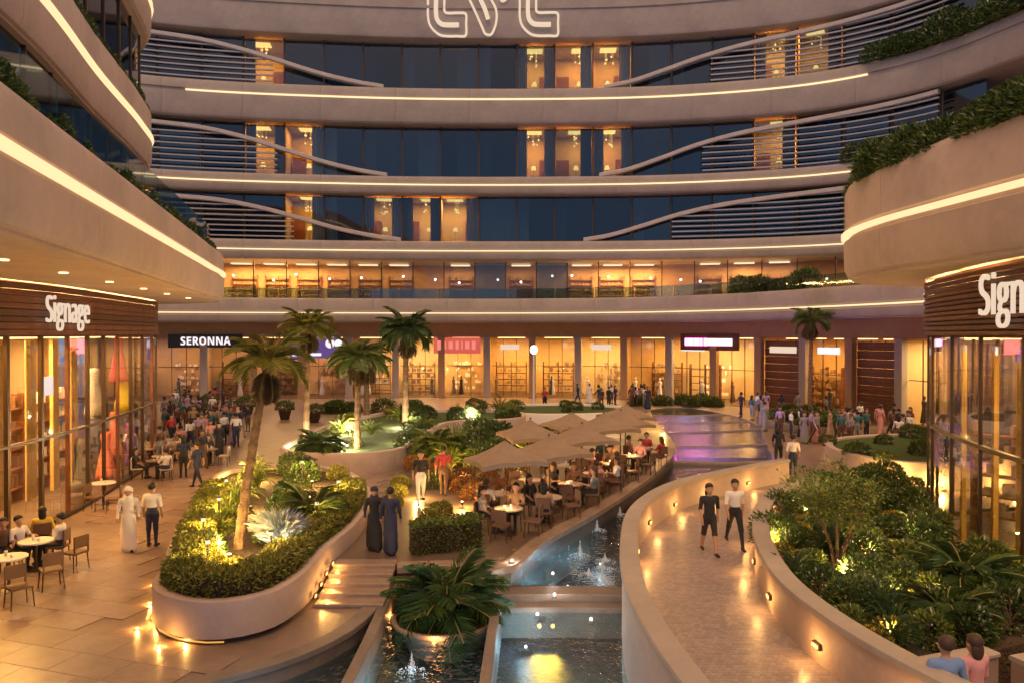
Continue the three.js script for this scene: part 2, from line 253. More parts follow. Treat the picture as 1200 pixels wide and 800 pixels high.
for (const [a, b, l] of [[[7.55, -36.2], [12.5, -36.4], 'at the far end of the parasol terrace'], [[8.7, -41], [13.9, -42], 'between the parasol terrace and the lawn of the crowd'], [[9.3, -47], [15.6, -48.5], 'near the far end of the channel'], [[9.8, -52], [16.1, -53], 'before the people at the wide amber shop'], [[10.4, -56.5], [15.9, -57.5], 'last before the wide amber shop']])
  tag(obj('weir', sweep([a, [(a[0] + b[0]) / 2, (a[1] + b[1]) / 2 + 0.5], b], bev(-0.2, 0.25, -0.95, 0.0, 0.02)), M.kerb), 'low stone sill across the water ' + l, 'weir');

// curved ramp
const rampH = (z) => 0.5 * smooth(-32, -21, z) + 0.0;
{
  const n = 90, P = [], U = [], I = [];
  for (let i = 0; i <= n; i++) {
    const a = rampLeft.at(rampLeft.len * i / n), b = rampRight.at(rampRight.len * i / n);
    for (let j = 0; j <= 6; j++) { const t = j / 6, x = a.x + (b.x - a.x) * t, z = a.z + (b.z - a.z) * t; P.push(x, 0.004 + rampH(z), z); U.push(x, z); }
  }
  for (let i = 0; i < n; i++) for (let j = 0; j < 6; j++) { const q = i * 7 + j; I.push(q, q + 1, q + 8, q, q + 8, q + 7); }
  const g = new THREE.BufferGeometry(); g.setAttribute('position', new THREE.Float32BufferAttribute(P, 3)); g.setAttribute('uv', new THREE.Float32BufferAttribute(U, 2)); g.setIndex(I); g.computeVertexNormals();
  struct('ramp_walkway', g, M.cobble);
}
const rounded = (o0, o1, y0, y1, r = 0.09) => [[o0, y0], [o1, y0], [o1, y1 - r], [o1 - r * 0.3, y1 - r * 0.3], [o1 - r, y1], [o0 + r, y1], [o0 + r * 0.3, y1 - r * 0.3], [o0, y1 - r]];
const rise = (plan, k = 0.4) => plan.sub(0, plan.len, k).map(([x, z]) => [x, z, rampH(z)]);
{
  const a = thing('parapet_wall', 'smooth cream curved parapet between the ramp and the water', 'wall');
  obj('wall', sweep(rise(rampLeft), [[0.30, -1.6], [0.30, 0.78], [0.0, 0.78], [0.0, -1.6]]), M.render, a);
  obj('coping', sweep(rise(rampLeft), rounded(-0.05, 0.35, 0.78, 0.9, 0.04)), M.slab, a);
  const b = thing('parapet_wall', 'smooth cream curved parapet between the ramp and the shrub garden', 'wall');
  obj('wall', sweep(rise(rampRight), [[0, -0.6], [0, 0.78], [0.3, 0.78], [0.3, -0.6]]), M.render, b);
  obj('coping', sweep(rise(rampRight), rounded(-0.05, 0.35, 0.78, 0.9, 0.04)), M.slab, b);
}
// small amber wall lights along the foot of both parapets
function wallLight(plan, s, off, y, label, group, k = 1.5) {
  const q = plan.at(s), h = rampH(q.z), t = thing('wall_light', label, 'light', [q.x + q.nx * off, h + y, q.z + q.nz * off], q.turn + (off > 0 ? 0 : PI), group);
  obj('housing', box(0.22, 0.1, 0.05, 0, 0, 0.0), M.bronze, t); obj('lens_light', box(0.17, 0.055, 0.02, 0, 0, 0.032), M.lampAmber, t);
  point([1, 0.48, 0.13], k, [q.x + q.nx * (off + Math.sign(off) * 0.22), h + y, q.z + q.nz * (off + Math.sign(off) * 0.22)], 2);
}
for (const s of [3.2, 5.6, 8.0, 10.4, 12.8, 15.4, 18.5, 21.6]) wallLight(rampRight, s, -0.03, 0.3, 'small amber light low on the parapet beside the shrub garden', 'amber lights on the garden parapet', 0.55);
for (const s of [12, 15, 18, 21, 24.5]) wallLight(rampLeft, s, 0.33, 0.3, 'small amber light low on the parapet beside the water', 'amber lights on the water parapet', 0.55);
// ---------------------------------------------------------------- the curved hotel block at the end of the court
const hotel = thing('hotel_building', 'curved beige hotel block with glowing floor lines and dark blue windows above the shops', 'building');
const up = new Plan([[-62, -44], [-47, -56.5], [-31, -65.3], [-15, -68.3], [0, -69], [15, -67.9], [26, -64.4], [31.5, -59.5], [34, -54], [36, -46], [36.5, -36], [36, -24]], 0.8);
const low = new Plan([[-62, -52], [-46, -60], [-33, -65], [-20, -67.5], [-6, -69], [4, -68.3], [11, -65.8], [17, -60], [21, -52.5], [23.6, -44], [24.2, -36], [23.6, -29]], 0.8);
const slabProfile = (b, t, l, depth) => [[-depth, b], [-0.35, b], [-0.1, b + 0.1], [0, b + 0.32], [0.03, l - 0.2], [-0.14, l - 0.14], [-0.14, l + 0.12], [0.0, l + 0.16], [0, t - 0.25], [-0.08, t - 0.07], [-0.3, t], [-depth, t]];
function slab(plan, b, t, l, depth, s0, s1, m = M.slab, parent = hotel, led = M.led, seg = 4.4, ls0 = s0, ls1 = s1) {
  const o = obj('floor_slab', sweep(plan.sub(s0, s1, 0.8), rect(-depth, -0.2, b + 0.004, t - 0.004), { crease: 0.7 }), m, parent), pl = seg * 1.5;
  for (let s = s0; s < s1 - 0.2; s += pl) obj('cladding_panel', sweep(plan.sub(s, Math.min(s1, s + pl - 0.016), 0.6), slabProfile(b, t, l, 0.9), { crease: 0.7 }), m, o);
  for (let s = ls0; s < ls1 - 0.2; s += seg) obj('light_strip', sweep(plan.sub(s, Math.min(ls1, s + seg - 0.012), 0.9), rect(-0.125, 0.11, l - 0.05, l + 0.045)), led, o);
  return o;
}
slab(low, 7.0, 9.15, 7.84, 12, 0, low.len);
slab(up, 12.6, 14.3, 13.42, 9, 6, up.len - 6);
slab(up, 18.5, 20.1, 19.33, 9, 6, up.len - 6);
slab(up, 24.8, 28.0, 27.0, 9, 6, up.len - 6, M.slab, hotel, M.led, 4.4, up.sAt(218), up.sAt(1016, 0, up.sAt(1060)));
{
  const o = obj('roof_slab', sweep(up.sub(6, up.len - 6, 0.8), [[-9, 32.4], [-0.35, 32.4], [-0.1, 32.5], [0, 32.75], [0, 35.0], [0.12, 35.05], [0.12, 35.3], [0, 35.35], [0, 39], [-9, 39]], { crease: 0.5 }), M.slab, hotel);
}
obj('rear_wall', sweep(up.sub(6, up.len - 6, 1.5), rect(-5.6, -5.4, 14.4, 32.4)), M.roomWall, hotel);
// rooms
const W = 3.45, glassOff = -1.35;
const curtainGeo = (w, h, seed) => { const r = rng(seed), n = 26, P = [], I = []; let ph = r() * 6; for (let i = 0; i <= n; i++) { ph += 0.9 + r() * 0.6; const x = -w / 2 + w * i / n, z = 0.07 * Math.sin(ph); P.push(x, 0, z, x, h, z * 0.8); if (i) { const q = i * 2; I.push(q - 2, q, q + 1, q - 2, q + 1, q - 1); } } const g = new THREE.BufferGeometry(); g.setAttribute('position', new THREE.Float32BufferAttribute(P, 3)); g.setIndex(I); g.computeVertexNormals(); return g; };
const storeys = [
  { y0: 14.3, y1: 18.5, lit: [[338, 375, 0.7], [420, 480, 0.9], [500, 552, 1.5], [868, 897, 0.8]] },
  { y0: 20.1, y1: 24.8, lit: [[290, 350, 0.8], [617, 660, 1.1], [677, 748, 1.0], [880, 940, 1.1]] },
  { y0: 28.0, y1: 32.4, lit: [[280, 330, 1.0], [620, 666, 1.2], [682, 755, 1.1], [889, 942, 1.4], [950, 970, 0.6]] },
];
const sL = up.sAt(176), sR = up.sAt(1062, 0, up.sAt(1100));
for (const [f, st] of storeys.entries()) {
  const H = st.y1 - st.y0, pane = new THREE.PlaneGeometry(W - 0.12, H - 0.3).translate(0, (H - 0.3) / 2 + 0.15, 0), mull = box(0.12, H, 0.16, 0, H / 2, 0), wallG = box(0.15, H, 3.85, 0, H / 2, -1.95);
  const cGeos = [0.3, 0.55, 0.98].map((k, i) => curtainGeo(W * k, H - 0.1, 100 + i + f * 5)), cNarrow = curtainGeo(W * 0.26, H - 0.1, 77 + f);
  for (let s = sL - 3, i = 0; s < sR + 3; s += W, i++) {
    const q = up.at(s + W / 2), px = 600 - 900 * q.x / q.z, e = up.at(s), lit = st.lit.find(([a, b]) => px > a - 9 && px < b + 9);
    put(obj('mullion', mull, M.bronze, hotel), e, glassOff, st.y0);
    put(obj('partition_wall', wallG, M.roomWall, hotel), e, glassOff - 0.2, st.y0);
    const w = put(obj('window', pane, hash(i, f, 31) > 0.55 ? M.glassGrey : M.glassBlue, hotel), q, glassOff, st.y0); w.rotation.y += (hash(i, f, 33) - 0.5) * 0.05;
    const k = Math.floor(R() * 3.4), bits = lit ? (k === 0 ? [[cNarrow, -W * 0.36]] : k === 1 ? [[cNarrow, -W * 0.36], [cNarrow, W * 0.36]] : [[cGeos[0], W * 0.33]]) : k === 0 ? [[cGeos[0], -W * 0.33]] : k === 1 ? [[cGeos[1], W * 0.2]] : k === 2 ? [[cGeos[2], 0]] : [];
    for (const [g, x] of bits) { const c = obj('curtain', g, hash(i, f, 35) > 0.7 ? M.curtainPale : M.curtain, w); c.position.set(x, 0.05, -0.42); }
    if (lit) {
      const lx = rr(-0.7, 0.7), lamp = obj('room_lamp', merge([new THREE.CylinderGeometry(0.16, 0.26, 0.34, 10).translate(0, 1.5, 0)]), M.lampAmber, w); lamp.position.set(lx, 0, -2.3);
      obj('lamp_stand', merge([cyl(0.02, 0.02, 1.3, 6, 0, 0.68, 0), cyl(0.16, 0.16, 0.04, 10, 0, 0.04, 0)]), M.bronze, w).position.set(lx, 0, -2.3);
      const bed = obj('wardrobe', merge([box(1.2, 2.3, 0.5, 0, 1.15, 0), box(0.03, 1.9, 0.04, -0.08, 1.15, 0.26), box(0.03, 1.9, 0.04, 0.08, 1.15, 0.26)]), M.wood2, w); bed.position.set(-Math.sign(lx) * 0.95, 0.05, -3.1);
      for (let c = 0; c < 6; c++) { const bx = lx + rr(-0.5, 0.5), by = H - rr(0.5, 1.5), bz = -1.6 + rr(-0.4, 0.4); obj('pendant_lamp', merge([new THREE.SphereGeometry(0.085, 8, 6).translate(bx, by, bz), box(0.012, H - by - 0.05, 0.012, bx, (H + by) / 2, bz)]), M.lampAmber, w); }
      const pl = new V3(lx, 1.55, -2.3).applyAxisAngle(new V3(0, 1, 0), q.turn).add(w.position);
      const pc = new V3(lx, H - 0.12, -1.7).applyAxisAngle(new V3(0, 1, 0), q.turn).add(w.position); obj('ceiling_light', box(1.5, 0.05, 1.2, lx, H - 0.06, -1.7), M.lampAmber, w); area([1, 0.33, 0.05], 90 * lit[2], 1.5, 1.2, [pc.x, pc.y, pc.z], [pc.x, 0, pc.z + 0.001]); point([1, 0.33, 0.05], 60 * lit[2], [pl.x, pl.y, pl.z], 6);
    }
  }
  // wave ribbons, and the louvres beneath them
  const sh = [2.6, 0.5, 0][f];
  const left = [[-34, 0.93], [-31, 0.90], [-27, 0.84], [-23.5, 0.68], [-20.3, 0.47], [-17, 0.24], [-14, 0.09], [-11.5, 0.0]].map(([x, t]) => [x + sh * 0.6, t]);
  const right = [[8.2, 0.0], [10.5, 0.10], [13.5, 0.32], [16.5, 0.55], [20, 0.74], [24, 0.86], [28, 0.93], [32.5, 0.97]].map(([x, t]) => [x - sh * 0.7, t]);
  const sX = (x) => { let b = 0, e = 1e9; for (let s = 20; s < sR + 8; s += 0.1) { const d = Math.abs(up.at(s).x - x); if (d < e) { e = d; b = s; } } return b; };
  for (const line of [left, right]) {
    const c = new THREE.CatmullRomCurve3(line.map(([x, t]) => new V3(sX(x), st.y0 + 0.12 + t * (H - 0.34), 0)), false, 'centripetal').getSpacedPoints(70);
    const pts = c.map((p) => { const q = up.at(p.x); return [q.x - q.nx * 0.45, q.z - q.nz * 0.45, p.y]; });
    obj('wave_ribbon', sweep(pts, bev(-0.2, 0.2, -0.19, 0.19, 0.06)), M.ribbon, hotel);
    const hi = line === left ? c[0] : c[c.length - 1];
    for (let k = 0; k < 8; k++) {
      const y = st.y0 + 0.32 + k * (H - 0.5) / 8.2; let s = null;
      for (let i = 1; i < c.length; i++) if ((c[i - 1].y - y) * (c[i].y - y) <= 0) { s = c[i].x; break; }
      if (s === null) continue;
      const a = Math.min(s, hi.x), b = Math.max(s, hi.x), cut = line === left ? [a, Math.min(b, a + 13.5)] : [Math.max(a, b - 18.5), b];
      if (cut[1] - cut[0] > 1) obj('louvre', sweep(up.sub(cut[0], cut[1], 1), rect(-0.62, -0.42, y - 0.055, y + 0.055)), M.louver, hotel);
    }
  }
}
// restaurant storey
{
  const y0 = 9.15, H = 3.4, pane = new THREE.PlaneGeometry(2.76, H - 0.1).translate(0, H / 2, 0), mull = box(0.09, H, 0.12, 0, H / 2, 0);
  const plan = up, o = -1.6, lit = [[272, 372, 1.25], [690, 768, 1.25], [838, 896, 0.9], [372, 470, 0.22]];
  obj('restaurant_wall', sweep(plan.sub(8, plan.len - 8, 1.5), rect(-6.2, -6.0, 9.2, 12.6)), M.fasciaBrown, hotel);
  for (let s = plan.sAt(255), i = 0; s < sR; s += 2.8, i++) {
    const q = plan.at(s + 1.4), px = 600 - 900 * q.x / q.z, L = lit.find(([a, b]) => px > a && px < b) ?? (i % 2 ? [0, 0, 0.16 + 0.2 * hash(i, 7, 7)] : null);
    put(obj('mullion', mull, M.bronze, hotel), plan.at(s), o, y0);
    const w = put(obj('window', pane, L || hash(i, 5, 5) > 0.5 ? M.glassClear : M.glassGrey, hotel), q, o, y0);
    const tb = obj('dining_table', merge([cyl(0.45, 0.45, 0.05, 12, 0, 0.74, 0), cyl(0.04, 0.04, 0.72, 6, 0, 0.37, 0), cyl(0.25, 0.25, 0.03, 10, 0, 0.02, 0)]), M.chair, w); tb.position.set(rr(-0.7, 0.7), 0, -1.5);
    const pb = obj('pendant_lamp', new THREE.SphereGeometry(0.11, 8, 6), M.lampWhite, w); pb.position.set(rr(-1, 1), rr(1.6, 2.3), rr(-2.2, -1));
    if (L) {
      const c = obj('ceiling_light', box(1.8, 0.05, 1.2, 0, H - 0.12, -2.2), M.led, w), pl = new V3(0, H - 0.2, -2.2).applyAxisAngle(new V3(0, 1, 0), q.turn).add(w.position);
      area([1, 0.56, 0.17], 45 * L[2], 1.8, 1.2, [pl.x, pl.y, pl.z], [pl.x, 0, pl.z + 0.001]);
      const b = obj('bar_shelf', merge([0.5, 1.0, 1.5, 2.0].map((h) => box(2.2, 0.05, 0.3, 0, h, 0)).concat([box(0.06, 2.4, 0.3, -1.1, 1.2, 0), box(0.06, 2.4, 0.3, 1.1, 1.2, 0)])), M.wood2, w); b.position.z = -4.2;
      const n = merge(Array.from({ length: 26 }, () => cyl(0.035, 0.05, 0.3, 6, rr(-1, 1), pick([0.68, 1.18, 1.68, 2.18]), rr(-0.05, 0.1)))); stuff(obj('bottles', n, M.tableTop, w)).position.z = -4.2;
    }
  }
  // glass rail and the planting trough on the slab edge
  for (let s = 20; s < low.len - 8; s += 3.5) obj('glass_rail', sweep(low.sub(s, s + 3.46, 1.2), rect(-0.52, -0.5, 9.16, 10.05)), M.glassRail, hotel);
}
// ground-floor shops under the lowest slab
{
  const off = -3.4, H = 5.7, bayW = 4.3, shops = low.off(off), s0 = shops.sAt(175), s1 = shops.len - 2;
  obj('shop_fascia', sweep(shops.sub(s0 - 6, s1, 1), rect(-0.3, 0.12, H, 7.0)), M.fasciaBrown, hotel);
  obj('shop_rear_wall', sweep(shops.sub(s0 - 6, s1, 1), rect(-6.3, -6.1, 0, 7.0)), M.warmWall, hotel);
  const pane = new THREE.PlaneGeometry(bayW - 0.75, H - 0.3).translate(0, H / 2, 0), col = merge([box(0.62, H, 0.5, 0, H / 2, 0), box(0.72, 0.35, 0.6, 0, 0.175, 0), box(0.7, 0.2, 0.58, 0, H - 0.1, 0)]);
  const mull = merge([box(0.05, H - 0.3, 0.07, -0.62, H / 2, 0), box(0.05, H - 0.3, 0.07, 0.62, H / 2, 0), box(bayW - 0.75, 0.06, 0.07, 0, 3.0, 0)]);
  const shelf = merge([0.4, 1.0, 1.6, 2.2, 2.8].map((h) => box(2.9, 0.06, 0.35, 0, h, 0)).concat([box(0.08, 3.3, 0.35, -1.45, 1.65, 0), box(0.08, 3.3, 0.35, 1.45, 1.65, 0), box(0.05, 3.3, 0.35, 0, 1.65, 0)]));
  for (let s = s0 - 4, i = 0; s < s1; s += bayW, i++) {
    const q = shops.at(s + bayW / 2), px = 600 - 900 * q.x / q.z, dim = px < 470, hs = hash(i, 9, 4), shut = !dim && hs < 0.16, gold = !dim && hs > 0.55;
    put(obj('column', col, hash(i, 6, 6) > 0.6 ? M.slab : M.fasciaBrown, hotel), shops.at(s), 0.1, 0);
    const w = put(shut ? obj('shop_shutter', merge(Array.from({ length: 9 }, (_, k) => box(bayW - 0.7, 0.58, 0.08, 0, 0.35 + k * 0.6, 0.04 * (k % 2)))), M.wood2, hotel) : obj('shop_window', pane, M.glassClear, hotel), q, -0.15, 0);
    if (hash(i, 2, 8) > 0.62 && !dim) obj('sign_light', box(rr(1.6, 2.8), 0.5, 0.08, 0, 4.75, 0.12), pick([M.signWhite, M.signFace, M.pinkWhite]), w);
    obj('window_bars', mull, M.bronze, w).position.z = -0.002;
    if (i % 3 !== 1) obj('display_shelf', shelf, M.wood2, w).position.z = pick([-2.2, -4.6, -5.2]);
    else obj('shop_partition', box(0.14, H + 1.2, 5.6, bayW / 2 - 0.3, H / 2 + 0.6, -3), M.warmWall, w);
    const goods = merge(Array.from({ length: 34 }, () => { const a = rr(0.1, 0.32), h = rr(0.15, 0.42); return box(a, h, 0.2, rr(-1.35, 1.35), pick([0.43, 1.03, 1.63, 2.23, 2.83]) + h / 2, 0); }));
    stuff(obj('shop_goods', goods, pick([M.tableTop, M.white, M.chair, M.canvas]), w)).position.z = i % 3 !== 1 ? -4.7 : -5.6;
    const figs = 1 + Math.floor(R() * 2);
    for (let k = 0; k < figs; k++) { const m = obj('mannequin', merge([new THREE.LatheGeometry([[0.02, 0], [0.26, 0.02], [0.2, 0.5], [0.13, 1.0], [0.18, 1.3], [0.16, 1.42], [0.05, 1.48], [0.05, 1.53], [0.09, 1.6], [0.09, 1.72], [0.01, 1.78]].map(([a, b]) => new THREE.Vector2(a, b)), 10)]), pick([M.dark, M.white, M.curtain, M.canvas]), w); m.position.set(rr(-1.5, 1.5), 0.25, -0.7); }
    const c = obj('ceiling_light', box(2.6, 0.05, 1.6, 0, 5.62, -2.6), M.lampWarm, w), pl = new V3(0, 5.54, -2.6).applyAxisAngle(new V3(0, 1, 0), q.turn).add(w.position);
    if (q.z < -38) area(dim ? [1, 0.55, 0.34] : gold ? [1, 0.68, 0.30] : [1, 0.52, 0.13], (dim ? 8 : gold ? 32 : 15 + 16 * hash(i, 3, 5)), 2.6, 1.6, [pl.x, pl.y, pl.z], [pl.x, 0, pl.z + 0.001]);
  }
  obj('shop_ceiling', sweep(shops.sub(s0 - 6, s1, 1), rect(-6.1, -0.32, 5.68, 5.8)), M.warmWall, hotel);
  obj('shop_floor', sweep(shops.sub(s0 - 6, s1, 1), rect(-6.1, -0.1, 0.004, 0.03)), M.roomFloor, hotel);
}
// signs on the hotel
function onWall(plan, px, off, y, t) { const q = plan.at(plan.sAt(px)); t.position.set(q.x + q.nx * off, y, q.z + q.nz * off); t.rotation.y = q.turn; return t; }
{
  const t = onWall(up, 600, 0.18, 0, thing('building_sign', 'large glowing outlined letters on the top band of the hotel', 'sign'));
  const m = (x, y) => [(x - 600) / 13.04, 6 + (391 - y) / 13.04, 0];
  const stroke = (name, pts, r, mt, closed, parent) => obj(name, tube(pts, r, pts.length * 8, 6, closed), mt, parent);
  const ell = (dx) => {
    const g = new THREE.Group(); g.name = 'letter'; g.position.x = dx; t.add(g);
    stroke('neon_outline', [[502, -14], [502, 8], [502, 22], [504, 31], [509, 38], [516, 43], [524, 44.5], [536, 44.5], [545, 44.5], [546.5, 42], [546.5, 30], [546.5, 20], [545, 18], [536, 17.5], [524, 17.5], [521.5, 16], [521, 8], [521, -14], [519, -16], [504, -16]].map(([x, y]) => m(x, y)), 0.11, M.signFace, true, g);
    const il = stroke('neon_tube', [[511.5, -12], [511.5, 6], [511.5, 18], [513, 26], [518, 31], [526, 32], [538, 32]].map(([x, y]) => m(x, y)), 0.21, M.signFace, false, g); il.position.z = 0.12;
    return g;
  };
  ell(0); ell(107 / 13.04);
  const v = new THREE.Group(); v.name = 'letter'; t.add(v);
  stroke('neon_outline', [[544, -14], [549, -1], [557, 16], [565, 34], [569, 42], [575, 43], [580, 34], [582, 24], [581, 13], [575, 1], [569, -12], [566, -16], [546, -16]].map(([x, y]) => m(x, y)), 0.11, M.signFace, true, v);
  stroke('neon_tube', [[557, -12], [562, 0], [568, 13], [572, 25]].map(([x, y]) => m(x, y)), 0.21, M.signFace, false, v).position.z = 0.12;
  stroke('neon_outline', [[588, 4], [586, -2], [594, -14], [602, -16], [598, -8], [592, 3]].map(([x, y]) => m(x, y)), 0.1, M.signFace, true, v);
  const shop = low.off(-3.4);
  const s1 = onWall(shop, 242, 0.35, 5.0, thing('shop_sign', 'white lettered shop sign over the crowded arcade beside the palms', 'sign'));
  letters('SERONNA', 0.72, M.signWhite, s1, 0.92, fontB); obj('backing', box(6.4, 1.2, 0.1, 0, 0.35, -0.1), M.dark, s1);
  const s2 = onWall(shop, 833, 0.35, 4.95, thing('shop_sign', 'magenta and white glowing bar sign over the shop by the far pool', 'sign'));
  obj('backing', box(5.6, 1.4, 0.12, 0, 0.35, -0.1), M.wood, s2);
  for (const [a, b] of [[-2.3, -1.55], [-1.45, -0.95], [-0.85, -0.6], [-0.45, -0.1]]) obj('neon_bar', box(b - a, 0.62, 0.1, (a + b) / 2, 0.35, 0), M.magenta, s2);
  obj('neon_bar', box(2.2, 0.6, 0.1, 1.1, 0.35, 0), M.pinkWhite, s2);
  { const q = s2.position; area([1, 0.2, 0.7], 3, 4.6, 0.5, [q.x - 0.1, q.y + 0.35, q.z + 0.35], [q.x - 0.1, q.y - 0.6, q.z + 6]); }
  const s3 = onWall(shop, 536, 0.35, 4.2, thing('shop_sign', 'coral red illuminated fascia sign over the shop behind the palms', 'sign'));
  obj('sign_panel', box(4.4, 1.5, 0.1, 0, 0.7, -0.05), M.coral, s3);
  for (const [x, w, h] of [[-1.7, 0.35, 0.9], [-1.1, 0.12, 0.7], [-0.6, 0.4, 0.7], [0.0, 0.3, 0.8], [0.45, 0.12, 0.8], [0.95, 0.4, 0.7], [1.55, 0.35, 0.8]]) obj('sign_glyph', box(w, h, 0.06, x, 0.72, 0.03), M.coral2, s3);
  { const q = s3.position; area([1, 0.14, 0.1], 3.5, 4.4, 1.4, [q.x, q.y + 0.7, q.z + 0.2], [q.x, q.y - 1, q.z + 6]); }
  const s4 = onWall(shop, 386, 0.35, 4.6, thing('shop_sign', 'small round white light sign on the dark violet shop fascia', 'sign'));
  obj('backing', box(4.6, 1.9, 0.1, -1.2, 0.1, -0.1), M.violet, s4); obj('sign_disc', cyl(0.42, 0.42, 0.08, 16).rotateX(PI / 2).translate(0.1, 0.5, 0), M.signWhite, s4); obj('sign_disc', cyl(0.36, 0.36, 0.08, 16).rotateX(PI / 2).translate(0.85, 0.5, 0), M.signWhite, s4); obj('sign_bar', box(2.6, 0.26, 0.06, -2, -0.5, 0), M.signWhite, s4);
}
// ---------------------------------------------------------------- left building: shop, planked band, sweeping slabs
const houseL = thing('shop_building', 'building with a sweeping curved canopy over the amber shop beside the plaza', 'building');
const edgeL1 = new Plan([[-4.8, -1], [-6.1, -6], [-7.33, -11], [-9.05, -18], [-10.77, -25], [-12.4, -31.6], [-13.75, -36.6], [-15.6, -39.4], [-20, -41], [-32, -42]], 0.5);
const edgeL2 = new Plan([[-9.4, -4], [-10.7, -12], [-12.3, -20], [-14, -26], [-15.6, -32.3], [-16.8, -35.8], [-19, -38.2], [-24, -39.5], [-34, -40]], 0.5);
const frontL = new Plan([[-13.8, -6], [-14.2, -14], [-14.45, -20], [-14.7, -25], [-15.8, -31], [-16.9, -36.2], [-17.6, -37.6], [-20, -38.4], [-30, -39]], 0.5);
slab(edgeL1, 7.55, 9.75, 8.75, 9, 0, edgeL1.len, M.render, houseL, M.ledNear, 3.4);
slab(edgeL2, 13.5, 16.2, 14.85, 6, 0, edgeL2.len, M.render, houseL, M.ledNear, 3.4);
slab(edgeL2, 19.5, 22.2, 20.85, 6, 0, edgeL2.len, M.render, houseL, M.ledNear, 3.4);
{
  // upper storeys: tinted glass behind the slabs
  for (const [plan, off, y0, y1] of [[edgeL2, -0.4, 9.76, 13.5], [edgeL2, -0.5, 16.2, 19.5]]) {
    const p = plan.off(off);
    for (let s = 1; s < p.len - 2; s += 2.2) {
      obj('window', sweep(p.sub(s, s + 2.14, 0.8), rect(-0.01, 0.01, y0 + 0.02, y1 - 0.02)), M.glassBlue, houseL);
      put(obj('mullion', box(0.08, y1 - y0, 0.14, 0, (y1 - y0) / 2, 0), M.bronze, houseL), p.at(s - 0.03), 0, y0);
    }
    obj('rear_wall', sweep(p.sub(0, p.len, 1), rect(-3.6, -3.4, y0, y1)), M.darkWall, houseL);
  }
  for (let s = 1.5; s < edgeL1.len - 3; s += 1.9) obj('glass_rail', sweep(edgeL1.sub(s, s + 1.86, 0.6), rect(-0.62, -0.6, 9.75, 10.95)), M.glassRail, houseL);
  // planked band over the shop front
  const planks = [[5.96, 6.12], [6.13, 6.33], [6.34, 6.50], [6.51, 6.72], [6.73, 6.9], [6.91, 7.12], [7.13, 7.29], [7.30, 7.5]];
  for (const [a, b] of planks) obj('plank', sweep(frontL.sub(0, frontL.len - 6, 0.7), bev(a > 7.1 ? 0.05 : -0.12, 0.10 + rr(0, 0.05), a, b, 0.018)), pick([M.wood, M.wood2, M.wood3]), houseL);
  obj('band_backing', sweep(frontL.sub(0, frontL.len - 4, 0.7), rect(-0.4, -0.13, 5.9, 7.6)), M.wood3, houseL);
  // glazing: tall bronze posts and panes
  const sEnd = frontL.sAt(179, 10), bars = [];
  for (let s = 4, i = 0; s < frontL.len - 5; s += 1.72, i++) {
    put(obj('mullion', box(0.12, 5.92, 0.12, 0, 2.96, 0), i % 3 ? M.bronze : M.wood2, houseL), frontL.at(s), 0, 0);
    obj('shop_window', sweep(frontL.sub(s + 0.07, s + 1.65, 0.6), rect(-0.006, 0.006, 0.12, 5.9)), M.glassClear, houseL);
  }
  obj('sill', sweep(frontL.sub(3, frontL.len - 4, 0.7), bev(-0.16, 0.16, 0.004, 0.12, 0.02)), M.bronze, houseL);
  obj('rail', sweep(frontL.sub(3, frontL.len - 4, 0.7), bev(-0.07, 0.08, 2.7, 2.8, 0.015)), M.bronze, houseL);
  const wallL = frontL.off(-4.6);
  obj('shop_rear_wall', sweep(wallL.sub(0, wallL.len - 1, 0.7), rect(-0.2, 0, 0, 6)), M.warmWall, houseL);
  obj('shop_floor', sweep(frontL.sub(0, frontL.len - 3, 0.7), rect(-4.6, -0.1, 0.004, 0.05)), M.roomFloor, houseL);
  obj('shop_ceiling', sweep(frontL.sub(0, frontL.len - 3, 0.7), rect(-4.6, -0.42, 5.9, 6.02)), M.warmWall, houseL);
  obj('end_wall', box(6, 7.5, 0.3, -20.5, 3.75, -9), M.warmWall, houseL);
  // hanging fabric panels, shelves and gowns behind the glass
  const drop = curtainGeo(0.5, 5.1, 901), drop2 = curtainGeo(0.62, 5.1, 902);
  for (let s = 4.85, i = 0; s < sEnd - 7; s += 1.72, i++) put(obj('fabric_panel', i % 2 ? drop : drop2, M.warmWall, houseL), frontL.at(s), -0.75, 0.7);
  const rack = merge([0.5, 1.2, 1.9, 2.6, 3.3].map((h) => box(2.0, 0.05, 0.4, 0, h, 0)).concat([box(0.06, 3.8, 0.4, -1, 1.9, 0), box(0.06, 3.8, 0.4, 1, 1.9, 0)]));
  for (let s = 8; s < sEnd - 2; s += 2.6) { const o = put(obj('display_shelf', rack, M.wood2, houseL), frontL.at(s), -2.6, 0.05); stuff(obj('shop_goods', merge(Array.from({ length: 30 }, () => { const h = rr(0.15, 0.45); return box(rr(0.1, 0.25), h, 0.2, rr(-0.9, 0.9), pick([0.53, 1.23, 1.93, 2.63, 3.33]) + h / 2, 0); })), pick([M.white, M.tableTop, M.chair]), o)); }
  const gown = (c) => { const m = mat(c, 0.8); return m; };
  const gownG = new THREE.LatheGeometry([[0.02, 1.9], [0.16, 1.86], [0.2, 1.7], [0.15, 1.35], [0.24, 0.9], [0.36, 0.3], [0.4, 0.0], [0.02, 0.0]].map(([a, b]) => new THREE.Vector2(a, b)), 14);
  for (const [px, c, y] of [[128, [0.35, 0.32, 0.3], 2.8], [140, [0.75, 0.2, 0.14], 0.2], [150, [0.55, 0.16, 0.1], 0.9], [160, [0.65, 0.52, 0.03], 2.7], [155, [0.5, 0.04, 0.12], 4.0], [168, [0.2, 0.08, 0.35], 0.2], [112, [0.12, 0.12, 0.16], 0.3]]) put(obj('gown', gownG, gown(c), houseL), frontL.at(frontL.sAt(px, 6, sEnd)), -0.55, y);
